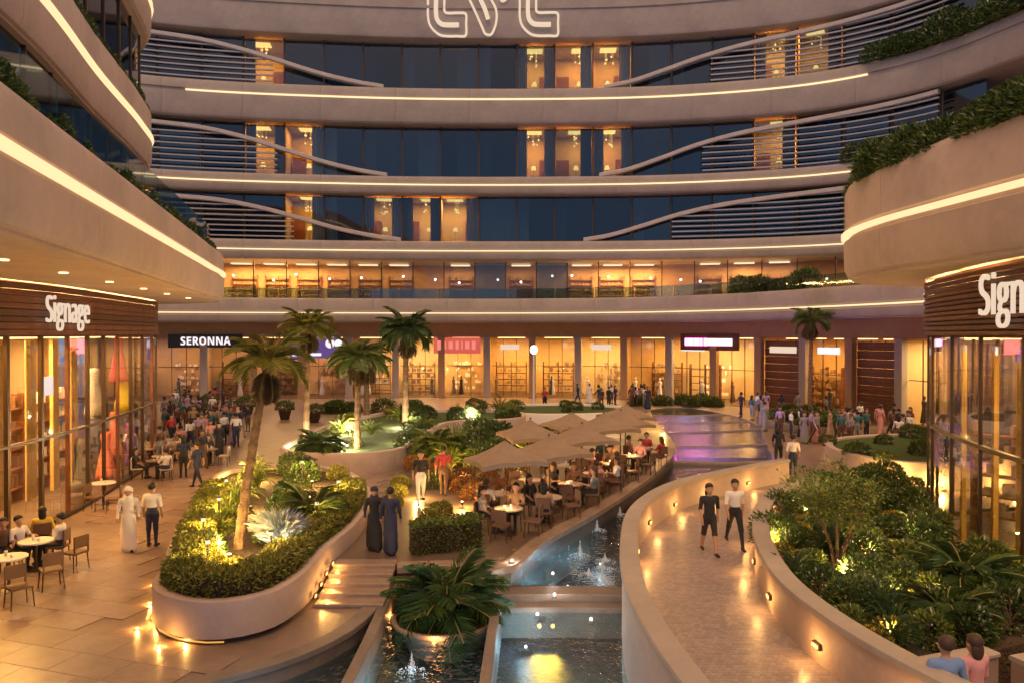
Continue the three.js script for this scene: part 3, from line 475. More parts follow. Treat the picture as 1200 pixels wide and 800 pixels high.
  { const q = frontL.at(frontL.sAt(72, 6, sEnd)), o = put(obj('display_screen', box(0.9, 0.6, 0.06), M.signWhite, houseL), q, -0.5, 4.3); }
  for (const px of [-60, 10, 70, 120, 165]) {
    const q = frontL.at(frontL.sAt(px, 2, sEnd)), o = put(obj('ceiling_light', box(2.2, 0.05, 1.4), M.lampWarm, houseL), q, -1.9, 5.86);
    area(px > 110 ? [1, 0.60, 0.26] : [1, 0.52, 0.11], px > 110 ? 30 : 46, 2.2, 1.4, [o.position.x, 5.82, o.position.z], [o.position.x, 0, o.position.z + 0.001]);
  }
  // cove above the planked band washes the soffit
  for (let s = 3; s < sEnd; s += 3.1) {
    const q = frontL.at(s + 1.5), o = put(obj('cove_light', box(2.9, 0.04, 0.1), M.ledNear, houseL), q, -0.04, 7.2);
    area([1, 0.56, 0.2], 75, 2.8, 0.08, [o.position.x, 7.24, o.position.z], [o.position.x + q.nx * 0.12, 8.2, o.position.z + q.nz * 0.12]);
  }
  // recessed downlights in the soffit
  for (const [s, o] of [[9, -1.7], [12.5, -1.9], [16, -2.0], [19.5, -1.9], [23, -1.7], [26.5, -1.5], [30, -1.4], [33.5, -1.2]]) {
    const q = edgeL1.at(s), x = q.x + q.nx * o, z = q.z + q.nz * o; obj('downlight', cyl(0.11, 0.11, 0.03, 14, x, 7.535, z), M.lampWarm, houseL);
    const l = new THREE.SpotLight(lin(1, 0.47, 0.13), 19, 0, 0.62, 0.9); l.position.set(x, 7.5, z); l.target.position.set(x - 0.6, 0, z); l.castShadow = true; l.shadow.radius = 5; scene.add(l, l.target);
  }
  const sg = frontL.at((frontL.sAt(42, 6, sEnd) + frontL.sAt(96, 6, sEnd)) / 2), t = thing('shop_sign', 'white Signage lettering on the planked band over the amber shop beside the plaza', 'sign', [sg.x + sg.nx * 0.2, 6.36, sg.z + sg.nz * 0.2], sg.turn);
  // the name is read from the court, so it runs from the near end to the far end
  letters('Signage', 0.82, M.signFace, t, 0.8);
}
// ---------------------------------------------------------------- right building
const houseR = thing('shop_building', 'building with a rounded canopy and planked band over the glass shop by the shrub garden', 'building');
{
  const edge = new Plan([[30, -29.5], [22, -28.8], [15.5, -27.6], [12.3, -26.1], [10.6, -24.3], [9.75, -22.3], [9.45, -20], [9.6, -17], [10.0, -13], [10.8, -9], [12, -4]], 0.4);
  slab(edge, 7.6, 10.4, 8.9, 9, 0, edge.len, M.render, houseR, M.ledNear, 3.4);
  const front = new Plan([[26, -26.6], [18, -26.2], [15.2, -25.6], [13.4, -24.4], [12.45, -22.9], [11.5, -20], [10.75, -16.5], [10.45, -13], [10.3, -8]], 0.4);
  const sC = front.sAt(1086, 8);
  for (let k = 0; k < 12; k++) { const a = 5.96 + k * 0.128; obj('plank', sweep(front.sub(0, front.len, 0.5), bev(k > 8 ? 0.04 : -0.12, 0.08 + (k % 2 ? 0.06 : 0) + rr(0, 0.03), a, a + 0.115, 0.02)), [M.wood2, M.wood, M.wood3, M.wood2][k % 4], houseR); }
  obj('band_backing', sweep(front.sub(0, front.len, 0.5), rect(-0.4, -0.13, 5.9, 7.6)), M.wood3, houseR);
  for (let s = 0.4, i = 0, st = 1.02; s < front.len - 0.6; s += st, i++) {
    st = s > sC + 1.5 ? 2.1 : 1.02;
    put(obj('mullion', box(0.07, 5.94, 0.08, 0, 2.97, 0), M.bronze, houseR), front.at(s), 0, 0);
    obj('shop_window', sweep(front.sub(s + 0.04, s + st - 0.04, 0.35), rect(-0.006, 0.006, 0.12, 5.94)), M.glassClear, houseR);
  }
  for (const [a, b] of [[0.004, 0.12], [3.3, 3.4]]) obj('rail', sweep(front.sub(0.2, front.len - 0.2, 0.5), bev(-0.06, 0.07, a, b, 0.015)), M.bronze, houseR);
  obj('shop_floor', flat([[11, -8], [12.6, -22.4], [15.4, -25.2], [30, -26], [30, -8]], 0.03), M.roomFloor, houseR);
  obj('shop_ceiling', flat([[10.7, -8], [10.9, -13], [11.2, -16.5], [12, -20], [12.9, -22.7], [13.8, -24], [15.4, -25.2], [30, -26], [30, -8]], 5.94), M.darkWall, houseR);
  obj('shop_rear_wall', box(0.3, 6, 17, 16.8, 3, -16.5), M.warmWall, houseR);
  const rack = merge([0.5, 1.1, 1.7, 2.3, 2.9].map((h) => box(2.6, 0.06, 0.4, 0, h, 0)).concat([box(0.07, 3.3, 0.4, -1.3, 1.65, 0), box(0.07, 3.3, 0.4, 1.3, 1.65, 0)]));
  for (const [x, z, a] of [[15.0, -22.5, -0.9], [16.2, -19, -1.5], [16.2, -15.8, -1.5], [14.2, -17.5, -1.3]]) { const o = obj('display_shelf', rack, M.wood2, houseR); o.position.set(x, 0.03, z); o.rotation.y = a; stuff(obj('shop_goods', merge(Array.from({ length: 36 }, () => { const h = rr(0.15, 0.4); return box(rr(0.1, 0.3), h, 0.22, rr(-1.2, 1.2), pick([0.53, 1.13, 1.73, 2.33, 2.93]) + h / 2, 0); })), pick([M.white, M.tableTop, M.canvas]), o)); }
  const yw = mat([0.62, 0.36, 0.05], 0.7, { map: grain });
  for (const [px, w] of [[1172, 0.55], [1140, 0.16], [1106, 0.12]]) { const q = front.at(front.sAt(px, sC)); const o = put(obj('fabric_panel', curtainGeo(w, 5.6, 950 + px), yw, houseR), q, -0.5, 0.1); }
  { const q = front.at(front.sAt(1184, sC)); put(obj('display_screen', box(0.5, 0.34, 0.05), M.violet, houseR), q, -0.25, 5.55); }
  for (const [x, z, k] of [[13.2, -20.5, 3.2], [12.4, -15.8, 4.5], [15, -23.2, 3.0], [13, -12, 4]]) { obj('ceiling_light', box(1.4, 0.05, 1.4, x, 5.88, z), M.lampWarm, houseR); area([1, 0.6, 0.22], k * 6.5, 1.4, 1.4, [x, 5.83, z], [x, 0, z + 0.001]); }
  for (let s = 3; s < front.len - 2; s += 3.1) { const q = front.at(s + 1.5), o = put(obj('cove_light', box(2.4, 0.04, 0.1), M.ledNear, houseR), q, -0.045, 7.17); area([1, 0.55, 0.2], 50, 2.4, 0.08, [o.position.x, 7.21, o.position.z], [o.position.x + q.nx * 0.12, 8.2, o.position.z + q.nz * 0.12]); }
  // sign: starts at the S and runs on out of view
  const sS = front.sAt(1166, sC), t = thing('shop_sign', 'cream Signage lettering on the rounded planked band by the shrub garden', 'sign');
  const shapes = 'Signage'.split(''); let s = sS;
  const q0 = front.at(sS + 1.6); t.position.set(q0.x + q0.nx * 0.19, 6.42, q0.z + q0.nz * 0.19); t.rotation.y = q0.turn;
  letters('Signage', 0.9, M.signFace, t, 0.82);
}
// ---------------------------------------------------------------- planters and beds
function planter(label, poly, h, soilY, m = M.render, th = 0.26, mSoil = M.soil, plinth = -0.05) {
  const t = thing('planter', label, 'planter');
  const ring = poly.slice(); let a = 0; for (let i = 0; i < ring.length; i++) { const p = ring[i], q = ring[(i + 1) % ring.length]; a += p[0] * q[1] - q[0] * p[1]; }
  const o = a > 0 ? 1 : -1;    // inner side
  obj('wall', sweep(ring, rounded(Math.min(0, o * th), Math.max(0, o * th), plinth, h, 0.05), { loop: true }), m, t);
  if (plinth > 0) obj('plinth', sweep(ring, rect(o * 0.16, o * 0.24, -0.05, plinth + 0.02), { loop: true }), M.dark, t);
  obj('soil', flat(ring.map(([x, z], i) => { const p = ring[(i - 1 + ring.length) % ring.length], q = ring[(i + 1) % ring.length], L = Math.hypot(q[0] - p[0], q[1] - p[1]); return [x - (q[1] - p[1]) / L * o * 0.1, z + (q[0] - p[0]) / L * o * 0.1]; }), soilY), mSoil, t);
  return t;
}
planter('long white planter with clipped hedge rim and leaning palm beside the steps', planterA, 0.86, 0.7, M.render, 0.26, M.soil, 0.13);
const planterB = new Plan([[-10.3, -34], [-10.5, -39], [-10.2, -44], [-8, -50], [-3, -52], [0.6, -50], [0.2, -46], [-3.3, -44.6], [-4.4, -39], [-4.9, -34], [-6, -32.7], [-8.8, -32.6]], 0.6, true).p.slice(0, -1);
planter('pale curved planter with three palms behind the hedge planter', planterB, 0.95, 0.75, M.render, 0.3, M.lawn);
const planterC = new Plan([[-1.3, -53], [-0.9, -57], [2, -58.5], [6, -58.2], [8.4, -55.5], [7.6, -52.4], [5, -51.2], [1.5, -51]], 0.6, true).p.slice(0, -1);
planter('low white curved lawn planter at the foot of the globe lamp', planterC, 0.7, 0.55, M.white, 0.3, M.lawn);
const planterD = new Plan([[16.8, -47], [16.6, -52], [18.5, -55], [21, -54], [21.3, -50], [19.5, -46], [18, -45]], 0.6, true).p.slice(0, -1);
planter('low planter holding the slim palm in front of the crowd', planterD, 0.5, 0.4, M.kerb, 0.25, M.lawn);
const planterE = new Plan([[14.2, -31.2], [14.0, -34], [15.6, -36.8], [19.5, -38.2], [21.8, -36], [21.5, -32], [18.5, -29.8], [15.5, -29.6]], 0.5, true).p.slice(0, -1);
planter('broad cream planter with lit wall and lawn beyond the ramp', planterE, 1.05, 0.95, M.render, 0.3, M.lawn);
// shrub garden along the right parapet
const gardenR = [...rampRight.off(0.31).p.filter((p) => p[1] < -11.6 && p[1] > -27), [13.3, -27.3], [13.6, -25.6], [12.6, -24], [11.6, -21.6], [10.6, -17.6], [10.1, -14.2], [8.6, -12.9], [7.0, -12.2]];
tag(obj('garden_bed', solid(gardenR, -0.05, 0.8, 0.03), M.soil), 'raised soil bed of dense shrubs between the ramp and the glass shop', 'garden bed');
for (const [a, b, l] of [[[6.15, -11.75], [7.7, -12.3], 'beside the yellow flowers'], [[7.9, -11.9], [10.0, -12.6], 'in front of the glass shop']]) { const t = thing('kerb_stone', 'pale stone edging of the shrub garden ' + l, 'kerb', [0, 0, 0]); obj('stone', sweep([a, b], bev(-0.14, 0.14, -0.02, 0.86, 0.03)), M.stone3, t); obj('cap', sweep([a, b], bev(-0.18, 0.18, 0.86, 0.94, 0.02)), M.slab, t); }
struct('garden_path', flat([[5.9, -7], [5.65, -11.2], [6.3, -11.75], [10.4, -12.5], [10.3, -7]], 0.006), M.stone3);
// round bowl with the cycad
{
  const t = thing('planter_bowl', 'round stone bowl planter standing in the pool holding a big cycad', 'planter', [-1.5, -1.3, -17.0]);
  obj('bowl', new THREE.LatheGeometry([[0.7, 0], [0.82, 0.4], [1.0, 0.75], [1.16, 0.92], [1.2, 1.02], [1.14, 1.06], [1.05, 1.02], [1.0, 0.92]].map(([a, b]) => new THREE.Vector2(a, b)), 40), M.stone3, t);
  obj('soil', new THREE.CircleGeometry(1.03, 32).rotateX(-PI / 2).translate(0, 0.98, 0), M.soil, t);
}
// light line at the foot of the hedge planter and on the stair side
{
  const ring = planterA.filter(([x, z]) => z > -18.9 && x < -5.4), cx = -6.2, cz = -17.5, foot = Object.create(Plan.prototype);
  ring.sort((p, q) => Math.atan2(p[1] - cz, p[0] - cx) - Math.atan2(q[1] - cz, q[0] - cx)); const cut = ring.findIndex((p, i) => i && Math.hypot(p[0] - ring[i - 1][0], p[1] - ring[i - 1][1]) > 1); foot.init((cut > 0 ? [...ring.slice(cut), ...ring.slice(0, cut)] : ring).map(([x, z]) => { const L = Math.hypot(cx - x, cz - z); return [x + (cx - x) / L * 0.1, z + (cz - z) / L * 0.1]; }));
  const t = thing('ground_light', 'amber light line under the rounded foot of the hedge planter', 'light');
  obj('housing', sweep(foot.p, rect(-0.03, 0.03, 0.016, 0.03)), M.bronze, t);
  obj('led_strip', sweep(foot.p, rect(-0.02, 0.02, 0.03, 0.045)), M.ledAmber, t);
  for (const f of [0.15, 0.4, 0.65, 0.9]) { const q = foot.at(foot.len * f); point([1, 0.5, 0.12], 0.9, [q.x, 0.085, q.z], 1); }
}
for (const [x, z] of [[-8.05, -17.0], [-7.62, -15.55], [-6.75, -14.62], [-8.5, -18.3]]) { const t = thing('inground_light', 'small round amber light set in the paving at the hedge planter', 'light', [x, 0.02, z], 0, 'amber lights in the paving'); obj('ring', cyl(0.06, 0.06, 0.012, 14), M.metal, t); obj('lens_light', cyl(0.042, 0.042, 0.016, 14), M.lampAmber, t); point([1, 0.48, 0.1], 0.6, [x, 0.075, z], 1); }
for (let k = 0; k < 4; k++) { const z = -16.9 - 0.5 * k, t = thing('step_light', 'small amber light on the hedge planter wall beside the steps', 'light', [-4.36 + 0.03 * (k > 2), 0.22 + 0.09 * k, z], PI / 2, 'amber lights beside the steps'); obj('housing', box(0.16, 0.09, 0.04), M.bronze, t); obj('lens_light', box(0.12, 0.05, 0.02, 0, 0, 0.025), M.lampAmber, t); point([1, 0.5, 0.12], 0.28, [-4.2, 0.2 + 0.09 * k, z], 2); }
{ const t = thing('lamp_post', 'slender white lamp post with one glowing globe before the amber shops', 'lamp', [1.72, 0, -60.5]);
  obj('pole', merge([cyl(0.07, 0.1, 4.4, 10, 0, 2.2, 0), cyl(0.16, 0.2, 0.3, 10, 0, 0.15, 0)]), M.white, t); obj('collar', cyl(0.14, 0.09, 0.16, 10, 0, 4.43, 0), M.white, t); obj('globe_lamp', new THREE.SphereGeometry(0.3, 16, 12).scale(1, 1.15, 1).translate(0, 4.75, 0), M.lampWhite, t); point([1, 0.82, 0.55], 14, [1.72, 4.75, -60.5], 10); }
// fountains and pool lights
function bubbler(x, z, y, h, label) {
  const t = thing('fountain_jet', label, 'fountain', [x, y, z], R() * 6, 'low white bubbling jets in the pools');
  const drop = (n, r0, top, s0, s1) => merge(Array.from({ length: n }, () => { const a = R() * 6.28, k = R(), r = r0 * Math.pow(k, 0.7), s = rr(s0, s1); return new THREE.IcosahedronGeometry(s, 0).scale(1, rr(1, 2.2), 1).translate(Math.cos(a) * r, top * (1 - k * k) * rr(0.35, 1), Math.sin(a) * r); }));
  obj('water_column', merge([drop(150, 0.03, h, 0.004, 0.011), drop(90, 0.09, h * 0.75, 0.003, 0.008)]), M.foam, t);
  obj('splash', drop(150, 0.3, 0.06, 0.003, 0.01), M.foam, t);
}
for (const [px, py, h] of [[700, 622, 0.36], [680, 652, 0.42], [655, 640, 0.2], [727, 604, 0.3]]) { const p = px2(px, py, -0.12); bubbler(p[0], p[2], -0.12, h, 'small white fountain jet rising from the pool above the weir'); }
for (const [x, z] of [[2.25, -19.1], [2.35, -19.9], [2.5, -20.6], [2.28, -18.7], [1.95, -19.4]]) bubbler(x, z, -0.12, rr(0.16, 0.3), 'low foaming jet against the curved parapet');
{ const p = px2(482, 790, -0.36); bubbler(p[0], p[2], -0.36, 0.42, 'white fountain jet in the pool before the cycad bowl'); }
function poolLight(x, y, z, m, c, k, label, group) { const t = thing('pool_light', label, 'light', [x, y, z], 0, group); obj('base', cyl(0.05, 0.06, 0.05, 10, 0, -0.055, 0), M.metal, t); obj('lens_light', new THREE.SphereGeometry(0.034, 10, 8), m, t); point(c, k, [x, y, z], 1); }
const cool = [0.75, 0.92, 1];
for (const [px, py, h] of [[648, 672, 0.02], [650, 697, 0.02], [630, 720, -0.22], [693, 726, -0.22], [600, 657, 0.52]]) { const p = px2(px, py, h); poolLight(p[0], h, p[2], M.lampWhite, [1, 0.9, 0.75], 0.5, 'small white ball light on the weir steps', 'white ball lights at the weir'); }
for (const [x, z] of [[-2.0, -14.2], [-1.2, -12.6], [-2.1, -12.2], [0.3, -16.6], [-4.3, -12.0], [1.5, -20.6], [2.6, -22.6], [0.6, -14.4]]) poolLight(x, -0.78, z, M.lampWhite, [0.55, 0.85, 1], 1.9, 'round white light under the water of the pools', 'white lights under the water');
for (const x of [0.62, 0.92]) {
  const t = thing('pool_light', 'yellow spotlight under the water on the foot of the weir', 'light', [x, -0.58, -17.3], 0, 'yellow lights under the water'); obj('housing', cyl(0.06, 0.06, 0.1, 12).rotateX(PI / 2), M.metal, t); obj('lens_light', cyl(0.05, 0.05, 0.02, 12).rotateX(PI / 2).translate(0, 0, 0.06), M.lampAmber, t);
  const l = new THREE.SpotLight(lin(1, 0.5, 0.05), 6, 0, 0.34, 0.9); l.position.set(x, -0.58, -17.2); l.target.position.set(x - 0.12, -0.97, -15.7); l.castShadow = true; l.shadow.radius = 1; scene.add(l, l.target);
}
for (const [x, z] of [[8.6, -37.6], [9.3, -42.6], [9.9, -48.6], [10.5, -53]]) poolLight(x, -0.84, z, M.magenta, [0.9, 0.1, 0.75], 17, 'magenta light under the water of the far pools', 'magenta lights under the water');
for (const [x, z] of [[10.6, -38], [11.6, -43.6], [12.6, -49.6], [13.2, -55]]) poolLight(x, -0.84, z, M.lampWhite, [0.35, 0.4, 1], 11, 'blue white light under the water of the far pools', 'blue lights under the water');
{ const p = px2(785, 500, 0.3); poolLight(p[0] - 0.4, 0.25, p[2], M.lampAmber, [1, 0.62, 0.12], 10, 'amber ball light on the bank where the far pool begins'); }
// ---------------------------------------------------------------- planting
function leaves(list) {   // list of [pos, dir, up, length, width, colour]; a folded leaf of four faces
  const P = [], N = [], C = [], a = new V3(), s = new V3(), u = new V3();
  for (const [p, d, up0, L, Wd, c] of list) {
    a.set(...d).normalize(); s.set(...up0).cross(a); if (s.lengthSq() < 1e-6) s.set(1, 0, 0); s.normalize(); u.copy(a).cross(s);
    const b = new V3(...p), m = b.clone().addScaledVector(a, L * 0.5), t = b.clone().addScaledVector(a, L).addScaledVector(u, -L * 0.14), l = m.clone().addScaledVector(s, Wd / 2).addScaledVector(u, L * 0.05), r = m.clone().addScaledVector(s, -Wd / 2).addScaledVector(u, L * 0.05);
    for (const f of [[b, l, t], [b, t, r]]) { const n = f[1].clone().sub(f[0]).cross(f[2].clone().sub(f[0])).normalize(); for (const v of f) { P.push(v.x, v.y, v.z); N.push(n.x, n.y, n.z); C.push(...c); } }
  }
  const g = new THREE.BufferGeometry();
  g.setAttribute('position', new THREE.Float32BufferAttribute(P, 3)); g.setAttribute('normal', new THREE.Float32BufferAttribute(N, 3)); g.setAttribute('color', new THREE.Float32BufferAttribute(C, 3));
  g.setAttribute('uv', new THREE.Float32BufferAttribute(new Float32Array(P.length / 3 * 2), 2));
  return g;
}
const tint = (c, k) => { const v = 1 + rr(-k, k), w = rr(-k, k) * 0.5; return [c[0] * (v + w), c[1] * v, c[2] * (v - w)]; };
const G = { dark: [0.052, 0.094, 0.018], mid: [0.105, 0.145, 0.022], olive: [0.19, 0.185, 0.022], lime: [0.28, 0.27, 0.03], silver: [0.25, 0.28, 0.28], red: [0.32, 0.03, 0.02], gold: [0.45, 0.30, 0.03], blue: [0.045, 0.075, 0.05] };
function bushGeo(rx, ry, n, L, Wd, c, c2 = c, k2 = 0.15) {
  const out = [], lob = Array.from({ length: 9 }, () => [rr(-1, 1), rr(0.1, 1), rr(-1, 1), rr(0.2, 0.5)]);
  for (let i = 0; i < n; i++) {
    let x, y, z; do { x = rr(-1, 1); y = rr(-0.1, 1); z = rr(-1, 1); } while (x * x + y * y + z * z > 1 || x * x + y * y + z * z < 0.12);
    const r = Math.hypot(x, y, z); let bump = 0.78; for (const [a, b, d, e] of lob) { const q = (x * a + y * b + z * d) / r / Math.hypot(a, b, d); bump += e * Math.max(0, q - 0.72); }
    const k = (0.55 + 0.45 * Math.pow(R(), 0.4)) * bump / r, p = [x * k * rx, 0.06 + Math.max(0, y * k * ry), z * k * rx], d = [x / r + rr(-0.7, 0.7), y / r + rr(-0.3, 0.8), z / r + rr(-0.7, 0.7)];
    out.push([p, d, [rr(-1, 1), 1, rr(-1, 1)], L * rr(0.7, 1.3), Wd * rr(0.7, 1.2), R() < 0.02 ? [0.6, 0.56, 0.5] : tint(R() < k2 ? c2 : c, 0.35)]);
  }
  return leaves(out);
}
const stemsGeo = (rx, ry, n) => merge(Array.from({ length: n }, () => { const a = R() * 6.28, r = rr(0.2, 0.75); return rod([rr(-0.06, 0.06), -0.05, rr(-0.06, 0.06)], [Math.cos(a) * r * rx, ry * rr(0.45, 0.8), Math.sin(a) * r * rx], 0.022, 0.008, 5); }));
function bush(name, label, rx, ry, n, L, Wd, c, c2, k2, group) {
  const t = thing(name, label, 'shrub', [0, -50, 0], 0, group);
  stuff(obj('foliage', bushGeo(rx, ry, n, L, Wd, c, c2, k2), leafMat, t)); obj('stems', stemsGeo(rx, ry, 7), M.trunk, t);
  let used = 0; return (x, y, z, sc = 1, lb, gr) => { const o = used++ ? copy(t, [x, y, z], R() * 6.28) : t; if (lb) { o.userData.label = lb; o.userData.group = gr; } o.position.set(x, y, z); o.rotation.y = R() * 6.28; o.scale.set(sc * rr(0.9, 1.1), sc * rr(0.88, 1.12), sc * rr(0.9, 1.1)); return o; };
}
function bladeGeo(n, L, c, c2, spread = 0.8, wide = 0.03, segs = 4) {   // arching grass or strap leaves
  const list = [];
  for (let i = 0; i < n; i++) {
    const a = R() * 6.28, lean = spread * Math.pow(R(), 0.7), l = L * rr(0.6, 1.1), col = tint(R() < 0.25 ? c2 : c, 0.3); let x = rr(-0.08, 0.08), y = 0, z = rr(-0.08, 0.08), el = PI / 2 - lean * 0.6;
    for (let k = 0; k < segs; k++) { const st = l / segs, dx = Math.cos(a) * Math.cos(el), dy = Math.sin(el), dz = Math.sin(a) * Math.cos(el); list.push([[x, y, z], [dx, dy, dz], [-Math.cos(a) * Math.sin(el), Math.cos(el), -Math.sin(a) * Math.sin(el)], st * 1.25, wide * (1 - k / segs * 0.6), col]); x += dx * st; y += dy * st; z += dz * st; el -= lean * 0.62; }
  }
  return leaves(list);
}
function tuft(name, label, n, L, c, c2, spread, wide, group) { const t = thing(name, label, 'plant', [0, -50, 0], 0, group); stuff(obj('foliage', bladeGeo(n, L, c, c2, spread, wide), leafMat, t)); obj('crown_base', new THREE.SphereGeometry(0.09, 8, 6).scale(1, 0.7, 1), M.trunk, t); let used = 0; return (x, y, z, sc = 1) => { const o = used++ ? copy(t, [x, y, z], R() * 6.28) : t; o.position.set(x, y, z); o.rotation.y = R() * 6.28; o.scale.setScalar(sc * rr(0.9, 1.1)); return o; }; }
// pinnate frond: an arching rib with leaflets on both sides
function frondGeo(L, droop, nl, ll, c, vee = 0.5) {
  const list = [], rib = []; let x = 0, y = 0, el = 0.0; const st = L / 14, stem = [];
  for (let k = 0; k <= 14; k++) { rib.push([x, y, el]); stem.push([x, y, 0]); x += Math.cos(el) * st; y += Math.sin(el) * st; el -= droop / 14 * (0.5 + k / 14); }
  for (let i = 0; i < nl; i++) {
    const t = 0.16 + 0.84 * i / nl, f = t * 14, k = Math.min(13, Math.floor(f)), q = f - k, px = rib[k][0] + (rib[k + 1][0] - rib[k][0]) * q, py = rib[k][1] + (rib[k + 1][1] - rib[k][1]) * q, e = rib[k][2], l = ll * (0.55 + 0.9 * Math.sin(PI * Math.min(0.97, t * 0.86 + 0.08))) * rr(0.85, 1.1);
    for (const s of [-1, 1]) list.push([[px, py, 0], [Math.cos(e) * 0.75 + rr(-0.08, 0.08), Math.sin(e) * 0.75 + vee * rr(0.2, 0.6) - 0.25 * t, s * (0.8 + rr(-0.1, 0.1))], [-Math.sin(e), Math.cos(e), 0], l, rr(0.024, 0.04) * L / 1.6, tint(c, 0.25)]);
  }
  const r = tube(stem, 0.014 * L, 12, 4); r.setAttribute('color', new THREE.Float32BufferAttribute(new Float32Array(r.attributes.position.count * 3).map((_, i) => [0.16, 0.15, 0.05][i % 3]), 3));
  return merge([leaves(list), r]);
}
function crown(parent, y, n, L, c, e0, e1, lean = [0, 0], dead = 0) {
  const geos = [frondGeo(L, 1.3, 24, L * 0.3, c), frondGeo(L * 0.9, 1.9, 22, L * 0.32, c), frondGeo(L * 1.08, 0.9, 24, L * 0.28, tint(c, 0.3)), frondGeo(L * 0.8, 1.1, 20, L * 0.26, tint(c, 0.4))], dry = frondGeo(L * 0.75, 1.0, 24, L * 0.24, [0.16, 0.11, 0.05]);
  for (let i = 0; i < n; i++) { const f = obj('frond', i < dead ? dry : geos[i % 4], leafMat, parent), t = i / n; f.position.set(lean[0], y + (i < dead ? -0.12 : 0), lean[1]); f.rotation.order = 'YZX'; f.rotation.set(rr(-0.3, 0.3), i * 2.399 + rr(-0.2, 0.2), i < dead ? rr(-1.15, -0.7) : e0 + (e1 - e0) * t + rr(-0.1, 0.1)); }
}
function palm(label, x, y, z, h, L, lean, n = 34, r = 0.15, c = G.mid) {
  const t = thing('palm_tree', label, 'palm', [x, y, z]), k = 12, pts = [], g = [];
  for (let i = 0; i <= k; i++) { const q = i / k; pts.push([lean[0] * Math.pow(q, 1.3), -0.1 + (h + 0.1) * q, lean[1] * q]); }
  for (let i = 0; i < k; i++) { const w = r * (1.25 - 0.45 * i / k); g.push(rod(pts[i], [pts[i + 1][0], pts[i + 1][1] + 0.02, pts[i + 1][2]], w * 0.93, w * 1.07, 10)); }
  obj('trunk', merge(g), M.trunk, t); obj('heart', new THREE.SphereGeometry(r * 1.35, 10, 8).scale(1, 1.5, 1).translate(lean[0], h, lean[1]), M.trunk, t);
  crown(t, h + 0.12, n, L, c, -0.5, 1.25, lean, 7);
}
palm('palm with a leaning pale trunk in the hedge planter', -6.75, 0.7, -18.9, 4.45, 1.2, [0.55, -0.5], 28, 0.105, G.olive);
palm('palm standing in front of the white lettered arcade sign', -9.55, 0.75, -35.5, 5.4, 1.4, [0.15, 0.1], 34, 0.13, G.olive);
palm('palm with a pale straight trunk in the middle of the curved planter', -7.1, 0.75, -35.2, 4.0, 1.45, [0.05, 0.1], 32, 0.13, G.mid);
palm('bushy palm of the curved planter next to the coral sign', -6.15, 0.75, -44.2, 5.2, 1.75, [0.05, 0], 40, 0.16, G.dark);
palm('slim palm in the low planter in front of the crowd', 20.2, 0.4, -52.0, 6.3, 1.5, [0.1, 0], 26, 0.13, G.mid);
palm('short palm close to the coral sign behind the curved planter', -9.1, 0.75, -48, 3.4, 1.7, [0, 0], 30, 0.16, G.dark);
function cycad(label, x, y, z, n, L, c, e0 = -0.15, e1 = 1.2) { const t = thing('cycad', label, 'cycad', [x, y, z]); obj('trunk', new THREE.SphereGeometry(0.2, 10, 8).scale(1, 1.1, 1).translate(0, 0.12, 0), M.trunk, t); crown(t, 0.25, n, L, c, e0, e1); return t; }
cycad('large dark cycad spreading over the round stone bowl in the pool', -1.45, -0.28, -17.0, 64, 1.35, G.dark, -0.2, 1.3);
cycad('feathery cycad beside the fountain grass in the hedge planter', -5.5, 0.72, -21.0, 34, 1.15, G.mid, 0.0, 1.3);
cycad('dark rosette palm at the end of the curved planter', -3.2, 0.8, -33, 34, 1.3, G.mid, 0, 1.2);
cycad('spiky green rosette palm near the front of the curved planter', -8.4, 0.75, -33.6, 32, 1.15, G.dark, -0.1, 1.2);
cycad('fan of dark fronds by the glass shop in the shrub garden', 9.0, 0.82, -15.2, 34, 1.05, G.dark, -0.1, 1.2);
cycad('low dark fronds at the front of the shrub garden', 7.6, 0.82, -13.4, 32, 0.85, G.dark, -0.15, 1.1);
// clipped hedge along the rim of the planter
function hedge(label, pts, off0, off1, y0, y1, n, c, loop = false) {
  const t = thing('hedge', label, 'hedge'), pl = Object.create(Plan.prototype); pl.init(pts); const list = [];
  obj('twigs', sweep(pl.sub(0, pl.len, 0.5), rect(off0 + (off1 - off0) * 0.2, off1 - (off1 - off0) * 0.2, y0, y1 - 0.1), { loop: false }), M.soil, t);
  for (let i = 0; i < n; i++) {
    const q = pl.at(R() * pl.len), f = R(), side = R(), wob = 0.03 * Math.sin(q.x * 5.1) + 0.03 * Math.sin(q.z * 4.3); let o, y, d;
    if (side < 0.45) { o = off0 + (off1 - off0) * R(); y = y1 + wob + rr(-0.09, 0.03); d = [rr(-0.8, 0.8), 1, rr(-0.8, 0.8)]; }
    else { const s = side < 0.75 ? 1 : 0, sg = s ? 1 : -1; o = (s ? off1 : off0) - sg * rr(-0.03, 0.1); y = y0 + (y1 - y0) * f + wob; d = [q.nx * Math.sign(off1 - off0) * sg + rr(-0.6, 0.6), rr(-0.1, 0.9), q.nz * Math.sign(off1 - off0) * sg + rr(-0.6, 0.6)]; }
    list.push([[q.x + q.nx * o, y, q.z + q.nz * o], d, [rr(-1, 1), 1, rr(-1, 1)], rr(0.06, 0.1), rr(0.035, 0.06), tint(R() < 0.2 ? G.olive : c, 0.35)]);
  }
  stuff(obj('foliage', leaves(list), leafMat, t));
}
